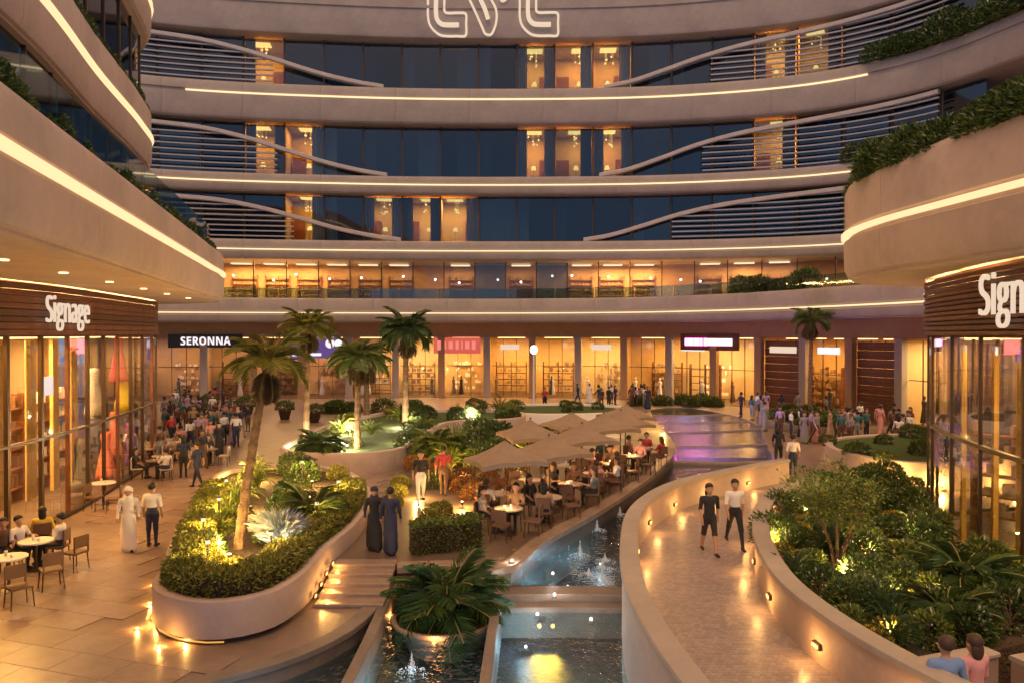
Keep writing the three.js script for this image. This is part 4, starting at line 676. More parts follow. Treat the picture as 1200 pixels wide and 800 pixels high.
{
  const pa = planterA; let a = 0; for (let i = 0; i < pa.length; i++) { const p = pa[i], q = pa[(i + 1) % pa.length]; a += p[0] * q[1] - q[0] * p[1]; }
  const o = a > 0 ? 1 : -1, front = pa.map((p, i) => [p, i]).filter(([p]) => p[1] > -26);
  // order the rim from the far left side round the front to the steps
  const start = pa.findIndex(([x, z], i) => { const pz = pa[(i - 1 + pa.length) % pa.length][1]; return z > -25.5 && pz <= -25.5; }), ring = [];
  for (let k = 0; k < pa.length; k++) { const p = pa[(start + k) % pa.length]; if (p[1] < -25.6) break; ring.push(p); }
  hedge('clipped dense hedge round the rim of the white planter', ring, o * 0.3, o * 0.95, 0.7, 1.24, 30000, G.olive);
  hedge('low clipped hedge along the terrace behind the cycad bowl', [[-2.6, -19.6], [-1.6, -19.9], [-0.9, -20.4]], -0.3, 0.3, TH, TH + 0.75, 3500, G.mid);
}
const GR = 'shrubs of the garden beside the ramp', GM = 'shrubs of the planters between the plaza and the terrace';
const darkBush = bush('shrub', 'rounded dark green shrub in the garden beside the ramp', 0.62, 0.75, 1500, 0.10, 0.05, G.dark, G.mid, 0.3, GR);
const midBush = bush('shrub', 'fresh green leafy shrub in the garden beside the ramp', 0.5, 0.62, 1300, 0.11, 0.055, G.mid, G.lime, 0.12, GR);
const gardenBush = bush('shrub', 'dark rounded shrub in the planters between plaza and terrace', 0.6, 0.7, 1400, 0.10, 0.05, G.dark, G.mid, 0.3, GM);
const limeBush = bush('shrub', 'yellow green low shrub in the planters between plaza and terrace', 0.42, 0.42, 1100, 0.08, 0.045, G.olive, G.lime, 0.5, GM);
const redBush = bush('flowering_shrub', 'low shrub dotted with red flowers beside the parasols', 0.5, 0.42, 1200, 0.07, 0.045, G.olive, G.red, 0.5, 'red flowering shrubs by the parasols');
const goldBush = bush('flowering_shrub', 'yellow flowering shrub in the garden beside the ramp', 0.38, 0.36, 1000, 0.07, 0.045, G.olive, G.gold, 0.45, 'yellow flowering shrubs by the ramp');
const terraceBush = bush('shrub', 'trailing shrub growing along the edge of the upper canopies', 0.75, 0.8, 1500, 0.13, 0.06, G.dark, G.mid, 0.35, 'trailing shrubs on the canopy edges');
const farBush = bush('shrub', 'distant low shrub in the beds before the far shops', 0.8, 0.7, 900, 0.15, 0.08, G.dark, G.olive, 0.3, 'shrubs before the far shops');
const grass = tuft('ornamental_grass', 'arching strap leaved clump in the planters', 130, 0.8, G.mid, G.lime, 0.9, 0.03, 'arching clumps in the planters');
const darkGrass = tuft('ornamental_grass', 'dark arching clump in the garden beside the ramp', 130, 0.8, G.dark, G.blue, 0.95, 0.035, 'dark arching clumps by the ramp');
const silver = tuft('silver_grass', 'tall silvery white plume grass at the foot of the leaning palm', 1100, 1.1, G.silver, [0.36, 0.37, 0.40], 0.5, 0.009);
silver(-5.55, 0.72, -18.2, 1);
const inA = (x, z) => inside(x, z, planterA), gardenIn = (x, z) => inside(x, z, gardenR);
{ // hedge planter
  const spot = [[-7.3, -18.2], [-6.2, -17.0], [-7.6, -20], [-6.0, -19.6], [-5.0, -19.4], [-7.9, -21.5], [-6.8, -22.5], [-5.4, -23], [-8.6, -24], [-7.2, -25], [-5.8, -25.5], [-8.9, -26.6], [-7.6, -27.6], [-6.4, -28], [-9.6, -28.6], [-8.3, -29.2]];
  spot.forEach(([x, z], i) => (i % 3 === 1 ? limeBush : i % 3 === 2 ? grass : gardenBush)(x, 0.7, z, rr(0.8, 1.15)));
  for (const [x, z] of [[-5.0, -18.0], [-4.95, -18.9], [-4.9, -20], [-4.9, -21.2], [-5.0, -22.4], [-5.3, -24.2], [-6.9, -17.4], [-6.6, -20.6]]) limeBush(x, 0.7, z, rr(0.75, 1.1));
}
{ // curved planter and the strip by the parasols
  for (let i = 0; i < 34; i++) { let x, z; do { x = rr(-10.3, 0.6); z = rr(-51.5, -33); } while (!inside(x, z, planterB) || Math.abs(z + 38) < 1.6); (i % 4 === 0 ? grass : i % 4 === 1 ? limeBush : gardenBush)(x, 0.75, z, rr(0.8, 1.35)); }
  for (const [x, z, s] of [[-3.9, -31.5, 1.2], [-3.2, -30.3, 1], [-2.7, -29.2, 1.1], [-2.2, -28.2, 0.9], [-1.8, -27.2, 1], [-1.3, -26.1, 1.1], [-0.8, -25.1, 0.9], [-1.9, -29.6, 1.1], [-0.9, -28.6, 1], [0.2, -30, 1.1], [-0.2, -27.2, 1]]) redBush(x, TH, z, s);
  for (const [x, z, s] of [[-3.2, -34.6, 1.7], [-2.2, -33, 1.5], [-1.2, -31.8, 1.5], [-1.8, -36, 1.8], [-0.4, -34.2, 1.6], [0.6, -36.5, 1.6], [-0.8, -38.5, 1.8], [1.4, -39, 1.5], [2.4, -41.5, 1.4], [-1.7, -41.8, 1.6], [-2.9, -28, 1.0]]) gardenBush(x, TH, z, s);
  for (const [x, z] of [[-2.6, -32], [-1.4, -34.6], [0.8, -33.5], [-2.8, -37.2], [-2.4, -39.5]]) grass(x, TH, z, 1.5);
  for (const [x, z] of [[-3.9, -23.4], [-3.9, -25], [-4.0, -26.6], [-4.1, -28.2], [-2.4, -22.5], [-2.2, -23.8], [-1.5, -21.6]]) limeBush(x, TH, z, 1);
}
{ // shrub garden by the ramp
  let n = 0, tries = 0; const got = [];
  while (n < 74 && tries++ < 6000) { const x = rr(5.3, 13.4), z = rr(-27.2, -12.2); if (!gardenIn(x, z) || got.some(([a, b]) => Math.hypot(a - x, b - z) < 0.62) || !gardenIn(x - 0.3, z) || Math.hypot(x - 7.1, z + 16.6) < 0.55) continue; got.push([x, z]); (n % 7 === 3 ? goldBush : n % 3 === 0 ? midBush : n % 3 === 1 ? darkBush : n % 6 === 2 ? darkGrass : darkBush)(x, 0.8, z, rr(0.75, 1.2)); n++; }
  goldBush(5.95, 0.8, -12.6, 0.9); goldBush(6.35, 0.8, -12.9, 1); goldBush(6.5, 0.8, -18.7, 1.1); goldBush(6.3, 0.8, -18.0, 0.9); midBush(5.85, 0.8, -13.3, 0.7);
}
for (let i = 0; i < 26; i++) { let x, z; do { x = rr(14.2, 21.6); z = rr(-38, -30); } while (!inside(x, z, planterE)); if (i % 3) farBush(x, 0.95, z, rr(0.5, 0.9)); }
for (let i = 0; i < 14; i++) { let x, z; do { x = rr(16.7, 21.2); z = rr(-55, -45.5); } while (!inside(x, z, planterD)); farBush(x, 0.4, z, rr(0.7, 1.1)); }
for (let i = 0; i < 10; i++) { let x, z; do { x = rr(-1, 8.2); z = rr(-58, -51.4); } while (!inside(x, z, planterC)); if (i % 2) farBush(x, 0.55, z, rr(0.6, 1.0)); }
for (let i = 0; i < 16; i++) farBush(rr(10.5, 18), 0, rr(-65.5, -63.2), rr(0.7, 1.2));
for (let i = 0; i < 12; i++) farBush(rr(-14, -2), 0, rr(-60, -55), rr(0.9, 1.5));
{ // potted shrubs before the arcade
  for (const [x, z] of [[-13.4, -52], [-16, -54], [-19.5, -56.5], [-23, -58], [-20.5, -50]]) { const t = thing('plant_pot', 'dark round pot holding a shrub before the white lettered arcade', 'pot', [x, 0, z], 0, 'pots before the arcade'); obj('pot', new THREE.LatheGeometry([[0.3, 0], [0.42, 0.45], [0.46, 0.7], [0.42, 0.72], [0.38, 0.62]].map(([a, b]) => new THREE.Vector2(a, b)), 18), M.bronze, t); obj('soil', new THREE.CircleGeometry(0.39, 16).rotateX(-PI / 2).translate(0, 0.63, 0), M.soil, t); farBush(x, 0.62, z, rr(0.8, 1.15), 'leafy shrub growing in a dark pot before the arcade', 'potted shrubs before the arcade'); }
}
// canopy edges
for (let s = 5; s < edgeL1.len - 12; s += 0.85) { const q = edgeL1.at(s); terraceBush(q.x - q.nx * rr(0.8, 1.1), 9.65, q.z - q.nz * 0.9, rr(0.55, 1.0), 'shrub behind the glass rail on the canopy above the amber shop', 'shrubs on the canopy of the amber shop'); }
for (let s = 8; s < edgeL2.len - 10; s += 1.1) { const q = edgeL2.at(s); terraceBush(q.x - q.nx * 0.5, 16.05, q.z - q.nz * 0.5, rr(0.45, 0.75), 'small shrub on the upper floor edge of the amber shop building', 'shrubs on the upper floor of the amber shop building'); }
{ const edge = new Plan([[15.5, -27.6], [12.3, -26.1], [10.6, -24.3], [9.75, -22.3], [9.45, -20], [9.6, -17], [10.0, -13], [10.8, -9]], 0.4); for (let s = 2; s < edge.len - 0.5; s += 0.42) { const q = edge.at(s); terraceBush(q.x - q.nx * rr(0.55, 0.85), 10.15, q.z - q.nz * 0.7, rr(0.75, 1.3), 'shrub spilling over the rounded canopy of the glass shop', 'shrubs on the rounded canopy'); } }
for (let s = up.sAt(1030, 0, up.sAt(1060)); s < up.len - 14; s += 1.15) for (const y of [27.8]) { const q = up.at(s); terraceBush(q.x - q.nx * 1.0, y, q.z - q.nz * 1.0, rr(2.0, 3.0), 'large shrub on the upper terrace of the hotel wing', 'shrubs on the hotel wing terrace'); }
for (let s = up.sAt(1000, 0, up.sAt(1060)); s < up.sAt(1000, 0, up.sAt(1060)) + 9; s += 1.2) { const q = up.at(s); terraceBush(q.x - q.nx * 1.0, 20, q.z - q.nz * 1.0, rr(1.4, 2.2), 'shrub at the end of the middle hotel balcony', 'shrubs on the middle hotel balcony'); }
for (let s = low.sAt(860); s < low.sAt(860) + 6; s += 1.1) { const q = low.at(s); terraceBush(q.x - q.nx * 1.2, 9.1, q.z - q.nz * 1.2, rr(1.2, 1.8), 'shrub on the restaurant balcony of the hotel', 'shrubs on the restaurant balcony'); }
// branching tree in the shrub garden
{
  const t = thing('garden_tree', 'small tree with several pale stems in the shrub garden', 'tree', [7.05, 0.78, -16.6]), g = [], list = [];
  const tips = []; for (let i = 0; i < 6; i++) { const a = i * 1.05 + rr(-0.2, 0.2), r = rr(0.25, 0.5), m = [Math.cos(a) * r * 0.5, 0.75, Math.sin(a) * r * 0.5], e = [Math.cos(a) * r * 1.5, rr(1.5, 1.95), Math.sin(a) * r * 1.5]; g.push(rod([0, -0.05, 0], m, 0.05, 0.036), rod(m, e, 0.036, 0.016)); tips.push(e); for (let k = 0; k < 3; k++) { const b = [e[0] + rr(-0.5, 0.5), e[1] + rr(0.1, 0.75), e[2] + rr(-0.5, 0.5)]; g.push(rod(e, b, 0.016, 0.006, 5)); tips.push(b); } }
  obj('trunk', merge(g), M.trunk, t);
  for (const e of tips) for (let k = 0; k < 120; k++) { const d = [rr(-1, 1), rr(-0.8, 1), rr(-1, 1)], r = rr(0.1, 0.42); list.push([[e[0] + d[0] * r, e[1] + d[1] * r, e[2] + d[2] * r], [d[0] + rr(-0.5, 0.5), d[1] + 0.2, d[2]], [0, 1, 0.2], rr(0.09, 0.15), rr(0.045, 0.07), tint(R() < 0.2 ? G.lime : G.mid, 0.35)]); }
  stuff(obj('crown', leaves(list), leafMat, t)); t.scale.set(0.85, 0.82, 0.85);
}
// spike lights among the plants
function spike(x, y, z, k, c, label, group) { const t = thing('garden_spotlight', label, 'light', [x, y, z], 0, group); obj('spike', cyl(0.015, 0.01, 0.16, 6, 0, 0.06, 0), M.dark, t); obj('housing', cyl(0.05, 0.035, 0.09, 10, 0, 0.17, 0), M.dark, t); obj('lens_light', cyl(0.042, 0.042, 0.02, 10, 0, 0.225, 0), c[2] < 0.3 ? M.lampWarm : M.lampWhite, t); point(c, k * 3, [x, y + 0.3, z], 2); }
function bollard(x, y, z, k) { const t = thing('bollard_light', 'slim dark bollard with a warm lamp head among the hedge planter shrubs', 'light', [x, y, z], 0, 'bollard lights in the hedge planter'); obj('post', cyl(0.025, 0.03, 0.78, 8, 0, 0.37, 0), M.dark, t); obj('lamp_head', cyl(0.05, 0.05, 0.07, 10, 0, 0.795, 0), M.led, t); obj('cap', cyl(0.065, 0.065, 0.02, 10, 0, 0.85, 0), M.dark, t); point([1, 0.66, 0.2], k * 1.5, [x, y + 0.795, z], 2); }
for (const [x, z, k] of [[-6.6, -16.6, 2.6], [-5.45, -17.3, 2.0], [-7.5, -18.6, 2.4], [-8.0, -20.9, 2.6], [-5.2, -20.4, 2.0], [-8.8, -23.6, 3.0], [-5.3, -23.4, 2.4], [-7.4, -27, 3.5]]) bollard(x, 0.7, z, k);
const amber = [1, 0.58, 0.16], warmW = [1, 0.8, 0.5], A0 = 'spike lights in the planters';
for (const [x, z, k] of [[-6.95, -18.2, 3], [-6.5, -17.6, 2.2], [-7.7, -22.6, 3], [-6.3, -23.8, 2.5], [-9.2, -27.4, 4.5], [-9.8, -28.2, 3], [-5.1, -20.6, 2.5], [-5.05, -22.8, 2.5], [-6.9, -26.4, 2.2], [-5.3, -25, 2], [-6.0, -16.35, 1.3], [-6.9, -16.9, 1.2], [-5.4, -16.9, 1.2], [-7.6, -19.2, 1.5], [-8.2, -21, 1.5]]) spike(x, 0.72, z, k, amber, 'small amber spike light in the hedge planter', A0);
spike(-5.35, 0.72, -17.7, 0.45, [0.9, 0.93, 1], 'cool white spike light at the foot of the plume grass');
for (const [x, z, k] of [[-9.4, -34.8, 5], [-7.4, -34.4, 4.5], [-6.1, -43, 6], [-5.2, -37, 3], [-8.6, -40, 4], [-2.5, -47, 5]]) spike(x, 0.77, z, k, warmW, 'small warm spike light in the curved palm planter', A0);
for (const [x, z, k] of [[-3.2, -26, 2.2], [-2.3, -30.5, 3], [0.2, -33.5, 3], [-1.6, -24.6, 2]]) spike(x, TH, z, k, amber, 'small amber spike light among the red flowers by the parasols', A0);
for (const [x, z, k] of [[6.15, -18.3, 1.9], [6.9, -15.9, 1.3], [7.5, -14.4, 0.9], [8.3, -17.6, 1.2], [6.3, -12.75, 0.9], [8.2, -21.4, 1.6], [10, -23.6, 1.8], [9.8, -19, 1.1]]) spike(x, 0.82, z, k, [1, 0.66, 0.22], 'small amber spike light in the garden beside the ramp', 'spike lights beside the ramp');
for (const [x, z, k] of [[14.4, -29.3, 5], [16.4, -29.2, 4], [19.4, -29.4, 4]]) spike(x, 0.01, z, k, amber, 'spike light at the foot of the broad cream planter', 'spike lights at the broad planter');
for (const [x, z, k] of [[-1.6, -15.7, 0.8], [-2.7, -17.2, 0.6]]) poolLight(x, -0.33, z, M.lampAmber, [1, 0.45, 0.1], k, 'amber light under the rim of the round stone bowl', 'amber lights at the bowl');
// ---------------------------------------------------------------- people: one skin over tapered bones, meshed from a distance field
function surfaceNet(f, lo, hi, cell) {
  const n = [0, 1, 2].map((k) => Math.ceil((hi[k] - lo[k]) / cell) + 1), [nx, ny, nz] = n, v = new Float32Array(nx * ny * nz), id = (i, j, k) => i + nx * (j + ny * k);
  for (let k = 0; k < nz; k++) for (let j = 0; j < ny; j++) for (let i = 0; i < nx; i++) v[id(i, j, k)] = f(lo[0] + i * cell, lo[1] + j * cell, lo[2] + k * cell);
  const cellV = new Int32Array(nx * ny * nz).fill(-1), P = [], I = [], E = [[0, 1], [2, 3], [4, 5], [6, 7], [0, 2], [1, 3], [4, 6], [5, 7], [0, 4], [1, 5], [2, 6], [3, 7]];
  for (let k = 0; k < nz - 1; k++) for (let j = 0; j < ny - 1; j++) for (let i = 0; i < nx - 1; i++) {
    const c = []; let m = 0; for (let q = 0; q < 8; q++) { c.push(v[id(i + (q & 1), j + (q >> 1 & 1), k + (q >> 2))]); if (c[q] < 0) m |= 1 << q; }
    if (m === 0 || m === 255) continue; let x = 0, y = 0, z = 0, w = 0;
    for (const [a, b] of E) if ((c[a] < 0) !== (c[b] < 0)) { const t = c[a] / (c[a] - c[b]); x += (a & 1) + ((b & 1) - (a & 1)) * t; y += (a >> 1 & 1) + ((b >> 1 & 1) - (a >> 1 & 1)) * t; z += (a >> 2) + ((b >> 2) - (a >> 2)) * t; w++; }
    cellV[id(i, j, k)] = P.length / 3; P.push(lo[0] + (i + x / w) * cell, lo[1] + (j + y / w) * cell, lo[2] + (k + z / w) * cell);
  }
  for (let k = 1; k < nz - 1; k++) for (let j = 1; j < ny - 1; j++) for (let i = 1; i < nx - 1; i++) {
    const s = v[id(i, j, k)] < 0, quad = (a, b, c, d, flip) => { if (a < 0 || b < 0 || c < 0 || d < 0) return; if (flip) I.push(a, c, b, a, d, c); else I.push(a, b, c, a, c, d); };
    if (s !== v[id(i + 1, j, k)] < 0) quad(cellV[id(i, j - 1, k - 1)], cellV[id(i, j, k - 1)], cellV[id(i, j, k)], cellV[id(i, j - 1, k)], !s);
    if (s !== v[id(i, j + 1, k)] < 0) quad(cellV[id(i - 1, j, k - 1)], cellV[id(i - 1, j, k)], cellV[id(i, j, k)], cellV[id(i, j, k - 1)], !s);
    if (s !== v[id(i, j, k + 1)] < 0) quad(cellV[id(i - 1, j - 1, k)], cellV[id(i, j - 1, k)], cellV[id(i, j, k)], cellV[id(i - 1, j, k)], !s);
  }
  return { P, I };
}
function bones({ walk = 0, sit = false, robe = false, turnHead = 0, armUp = 0, skirt = false }) {
  const b = [], add = (a, c, r0, r1, id) => b.push([a, c, r0, r1, id]);      // ids: 0 skin, 1 top, 2 legs, 3 shoes
  const dy = sit ? -0.46 : 0, H = 0.95 + dy;
  add([0, H, 0], [0, H + 0.2, 0.01], 0.135, 0.12, robe ? 1 : 2); add([0, H + 0.16, 0.01], [0, H + 0.38, 0.0], 0.125, 0.145, 1); add([-0.13, H + 0.44, -0.01], [0.13, H + 0.44, -0.01], 0.085, 0.085, 1);
  add([0, H + 0.46, 0], [0, H + 0.58, 0.01], 0.052, 0.05, 0); add([0, H + 0.66, 0.015], [0, H + 0.73, 0.0], 0.082, 0.1, 0); add([0, H + 0.60, 0.055], [0, H + 0.64, 0.045], 0.045, 0.06, 0);
  add([0, H + 0.665, 0.10], [0, H + 0.645, 0.122], 0.012, 0.016, 0); for (const s of [-1, 1]) add([s * 0.098, H + 0.66, 0], [s * 0.1, H + 0.685, -0.005], 0.016, 0.018, 0);
  for (const s of [-1, 1]) {
    const w = walk * s, lz = sit ? 0.44 : w * 0.2, az = sit ? 0.42 + s * 0.04 : w * 0.36 - (w < 0 ? 0.05 : 0), ky = sit ? 0.5 : 0.5 + Math.abs(walk) * 0.01, ay = sit ? 0.09 : w < 0 ? 0.09 + 0.1 * Math.abs(walk) : 0.09, lc = robe ? 1 : skirt ? 0 : 2;
    if (!robe) { add([s * 0.085, H - 0.02, 0.0], [s * 0.1, ky, lz], 0.1, 0.065, skirt ? 1 : 2); add([s * 0.1, ky, lz], [s * 0.1, ay, az], 0.062, 0.042, lc); }
    else { add([s * 0.06, H, 0], [s * 0.1, sit ? 0.5 : 0.5, lz], 0.12, 0.12, 1); add([s * 0.1, 0.5, lz], [s * 0.1, 0.12, az], 0.12, 0.13, 1); }
    add([s * 0.1, ay - 0.035, az - 0.03], [s * 0.115, Math.max(0.04, ay - 0.045), az + 0.15], 0.045, 0.036, 3);
    const aw = -w * 0.22, up = armUp && s > 0 ? armUp : sit ? 0.6 : 0, sh = [s * 0.19, H + 0.46, 0], el = [s * 0.25, H + 0.2 + up * 0.06, aw * 0.5 - 0.02 + up * 0.12], wr = [s * (0.25 - up * 0.08), H - 0.03 + up * 0.32, aw + 0.04 + up * 0.3];
    add(sh, el, 0.062, 0.048, 1); add(el, wr, 0.044, 0.031, robe ? 1 : 0);
    add(wr, [wr[0], wr[1] - 0.06 + up * 0.05, wr[2] + 0.015 + up * 0.05], 0.034, 0.036, 0);
    b.hands = b.hands ?? []; b.hands.push([[wr[0], wr[1] - 0.07 + up * 0.05, wr[2] + 0.02 + up * 0.06], s, up]);
  }
  if (robe && !sit) add([0, H, 0], [0, 0.16, walk * 0.04], 0.15, 0.2, 1);
  b.head = [0, H + 0.71, 0.0]; return b;
}
function bodyShape(opt, cell) {
  const B = bones(opt), K = 0.035;
  const dist = (x, y, z, [a, c, r0, r1]) => { const bx = c[0] - a[0], by = c[1] - a[1], bz = c[2] - a[2], px = x - a[0], py = y - a[1], pz = z - a[2], t = Math.min(1, Math.max(0, (px * bx + py * by + pz * bz) / (bx * bx + by * by + bz * bz))); return Math.hypot(px - bx * t, py - by * t, (pz - bz * t) * 1.06) - r0 - (r1 - r0) * t; };
  const f = (x, y, z) => { let d = 1; for (const b of B) { const e = dist(x, y, z, b), h = Math.max(0, K - Math.abs(d - e)) / K; d = Math.min(d, e) - h * h * K * 0.25; } return d; };
  const top = B.head[1] + 0.16, { P, I } = surfaceNet(f, [-0.46, -0.04, -0.55], [0.46, top, 0.72], cell), ids = [];
  for (let i = 0; i < P.length; i += 3) { let e = 9, id = 0; for (const b of B) { const d = dist(P[i], P[i + 1], P[i + 2], b); if (d < e) { e = d; id = b[4]; } } ids.push(id); }
  let g = new THREE.BufferGeometry(); g.setAttribute('position', new THREE.Float32BufferAttribute(P, 3)); g.setIndex(I); g.computeVertexNormals();
  g.setAttribute('bone', new THREE.Float32BufferAttribute(ids, 1)); g = g.toNonIndexed();
  const extra = [];
  for (const [p, s, u] of B.hands) for (let k = 0; k < 5; k++) { const t = k === 4, x = t ? p[0] - s * 0.012 : p[0], z0 = t ? p[2] + 0.035 : p[2] - 0.03 + k * 0.02, l = t ? 0.05 : [0.06, 0.072, 0.076, 0.068][k], fw = 0.3 + u * 0.8; const k1 = [x, p[1] - l * 0.5 * (1 - u * 0.5), z0 + (t ? 0.02 : 0) + l * 0.15 * fw]; extra.push(rod([x, p[1] + 0.02, z0], k1, 0.009, 0.0085, 5), rod(k1, [k1[0] - s * 0.012, k1[1] - l * 0.45 * (1 - u * 0.5), k1[2] + l * 0.25 * fw], 0.0085, 0.006, 5)); }
  const eg = merge(extra); eg.deleteAttribute('uv'); eg.setAttribute('bone', new THREE.Float32BufferAttribute(new Float32Array(eg.attributes.position.count), 1));
  g.deleteAttribute('uv'); return { g: mergeGeometries([g, eg]), head: B.head };
}
const shapes = {}, cloth = new THREE.MeshStandardMaterial({ vertexColors: true, roughness: 0.82, side: THREE.DoubleSide });
const POSES = { stand: {}, walk: { walk: 1 }, walk2: { walk: -0.7 }, robe: { robe: true, walk: 0.35 }, sit: { sit: true }, sit2: { sit: true, armUp: 1 }, talk: { armUp: 0.9 }, skirt: { walk: 0.6, skirt: true } };
function shapeOf(pose, fine) { const k = pose + fine; return shapes[k] ??= bodyShape(POSES[pose], fine ? 0.026 : 0.04); }
const bodies = {};
const hairShort = new THREE.SphereGeometry(0.107, 14, 9, 0, 6.29, 0, 1.85).scale(1, 1.06, 1.06).rotateX(-0.55).translate(0, 0.02, -0.012), hairLong = merge([hairShort, new THREE.SphereGeometry(0.1, 12, 8).scale(1, 1.5, 0.6).translate(0, -0.1, -0.06)]), scarf = merge([new THREE.SphereGeometry(0.12, 14, 10, 0, 6.29, 0, 1.9).rotateX(-0.35).translate(0, 0.015, -0.01), new THREE.CylinderGeometry(0.085, 0.16, 0.2, 12, 1, true).translate(0, -0.15, -0.02)]);
const hairM = { black: mat([0.012, 0.009, 0.008], 0.6), brown: mat([0.05, 0.025, 0.014], 0.6), white: mat([0.7, 0.68, 0.66], 0.8), scarf: mat([0.03, 0.03, 0.05], 0.9) };
const skins = [[0.42, 0.24, 0.15], [0.3, 0.16, 0.09], [0.5, 0.31, 0.21]];
const C = { white: [0.72, 0.68, 0.66], black: [0.02, 0.02, 0.024], navy: [0.025, 0.03, 0.07], grey: [0.22, 0.21, 0.21], red: [0.38, 0.04, 0.05], blue: [0.16, 0.26, 0.46], yellow: [0.62, 0.42, 0.05], lilac: [0.38, 0.27, 0.42], tan: [0.4, 0.27, 0.16], teal: [0.04, 0.13, 0.14], brown: [0.12, 0.06, 0.035], pink: [0.6, 0.28, 0.26], green: [0.1, 0.14, 0.06] };
const N = { white: 'white', black: 'black', navy: 'navy', grey: 'grey', red: 'red', blue: 'light blue', yellow: 'yellow', lilac: 'lilac', tan: 'tan', teal: 'dark teal', brown: 'brown', pink: 'pink', green: 'green' };
function person(label, [x, y, z], turn, pose, top, legs, { fine = true, hair = 'black', style = hairShort, skin = skins[0], group, scale = 1 } = {}) {
  const sh = shapeOf(pose, fine), key = [pose, fine, top, legs, skin].join(); let g = bodies[key];
  if (!g) { g = bodies[key] = new THREE.BufferGeometry(); g.setAttribute('position', sh.g.attributes.position); g.setAttribute('normal', sh.g.attributes.normal); const b = sh.g.attributes.bone, c = new Float32Array(b.count * 3), cols = [skin, C[top], C[legs], [0.03, 0.022, 0.02]]; for (let i = 0; i < b.count; i++) c.set(cols[Math.round(b.getX(i))], i * 3); g.setAttribute('color', new THREE.BufferAttribute(c, 3)); }
  const t = thing('person', label, 'person', [x, y, z], turn, group); obj('body', g, cloth, t); obj(style === scarf ? 'headscarf' : 'hair', style, hairM[hair], t).position.set(...sh.head); t.scale.setScalar(scale); return t;
}
const away = PI, g3 = (px, py, h = 0) => px2(px, py, h);
person('person in a long white robe walking on the plaza', g3(149, 646, 0.02), 0.3, 'robe', 'white', 'white', { hair: 'white', style: scarf, scale: 1.0 });
person('person in white shirt and dark trousers seen from behind on the plaza', g3(177, 641, 0.02), away, 'stand', 'white', 'navy', { scale: 1.02 });
person('person in a black robe at the top of the garden steps', g3(438, 645, TH), 0.15, 'robe', 'black', 'black', { style: scarf, hair: 'scarf', scale: 0.93 });
person('person in a long navy robe at the top of the garden steps', g3(457, 649, TH), away - 0.2, 'robe', 'navy', 'navy', { scale: 0.96 });
person('person in a black dress walking on the ramp', g3(832, 650, 0.5), 0.1, 'skirt', 'black', 'black', { style: hairLong });
person('person in white shirt and black trousers walking on the ramp', g3(862, 642, 0.48), 0.0, 'walk', 'white', 'black', { scale: 1 });
person('person in white shirt and dark trousers at the far end of the ramp', g3(930, 561, 0.08), away, 'stand', 'white', 'navy', { scale: 1.02 });
person('person in black beside the white shirt at the far end of the ramp', g3(913, 546, 0.04), away - 0.4, 'walk2', 'black', 'black', { style: hairLong });
person('person in a light blue shirt seen from behind on the garden path', [6.02, 0.01, -10.6], away, 'stand', 'blue', 'grey', { hair: 'brown', scale: 1.02 });
person('person with long dark hair and pink dress on the garden path', [6.5, 0.01, -10.75], away + 0.3, 'skirt', 'pink', 'pink', { hair: 'brown', style: hairLong, scale: 1.0 });
// crowds
const tops = Object.keys(C);
function crowd(n, where, y, place, group, seated) { for (let i = 0; i < n; i++) { const [x, z] = where(i), top = pick(['black', 'black', 'navy', 'grey', 'grey', 'brown', 'white', 'white', 'tan', 'lilac', 'teal', 'pink', 'red', 'black']), pose = pick(['stand', 'walk', 'walk2', 'talk', 'robe']); person(`person in ${N[top]} ${pose === 'robe' ? 'robe' : 'top'} ${place}`, [x, y, z], R() * 6.28, pose, top, pick(['black', 'navy', 'grey', 'brown']), { fine: false, hair: pick(['black', 'brown', 'black']), style: pick([hairShort, hairShort, hairLong]), skin: pick(skins), group, scale: rr(0.93, 1.05) }); } }
const leftSpots = [[140, 560], [128, 545], [152, 548], [150, 530], [186, 545], [200, 522], [214, 560], [230, 572], [236, 548], [222, 530], [246, 530], [240, 520], [256, 534], [262, 522], [208, 510], [192, 512], [226, 512], [250, 512], [270, 512], [276, 524], [282, 514], [232, 504], [214, 502], [262, 504], [290, 506], [198, 500]];
crowd(leftSpots.length, (i) => { const p = px2(leftSpots[i][0], leftSpots[i][1]); return [p[0], p[2]]; }, 0, 'in the crowd between the amber shop and the hedge planter', 'crowd before the arcade');
const gotL = []; crowd(30, () => { let x, z, k = 0; do { z = rr(-62, -40); x = rr(0.36, 0.455) * z; k++; } while (k < 100 && gotL.some(([a, b]) => Math.hypot(a - x, b - z) < 0.6)); gotL.push([x, -Math.abs(z)]); return [x * 1, z]; }, 0, 'in the crowd under the white lettered sign', 'crowd under the arcade sign');
const gotR = []; crowd(44, () => { let x, z, k = 0; do { x = rr(15.5, 25); z = rr(-56.5, -40); k++; } while (k < 200 && (inside(x, z, planterD) || inside(x, z, planterE) || inside(x, z, channel) || x > 23.5 - Math.max(0, (-z - 46) * 0.25) || gotR.some(([a, b]) => Math.hypot(a - x, b - z) < 0.6))); gotR.push([x, z]); return [x, z]; }, 0, 'in the crowd before the amber shops near the slim palm', 'crowd before the far shops');
const gotC = []; crowd(17, () => { let x, z; do { x = rr(5.5, 11.5); z = rr(-66.5, -61.5); } while (gotC.some(([a, b]) => Math.hypot(a - x, b - z) < 0.55)); gotC.push([x, z]); return [x, z]; }, 0, 'before the wide amber shop past the globe lamp', 'people before the wide shop');
person('person in red standing beside the globe lamp post', [2.6, 0, -60.8], 0.4, 'stand', 'red', 'black', { fine: false });
person('person in red walking between hedge and parasols', [-2.35, TH, -26.3], away, 'walk', 'red', 'brown', { fine: false });
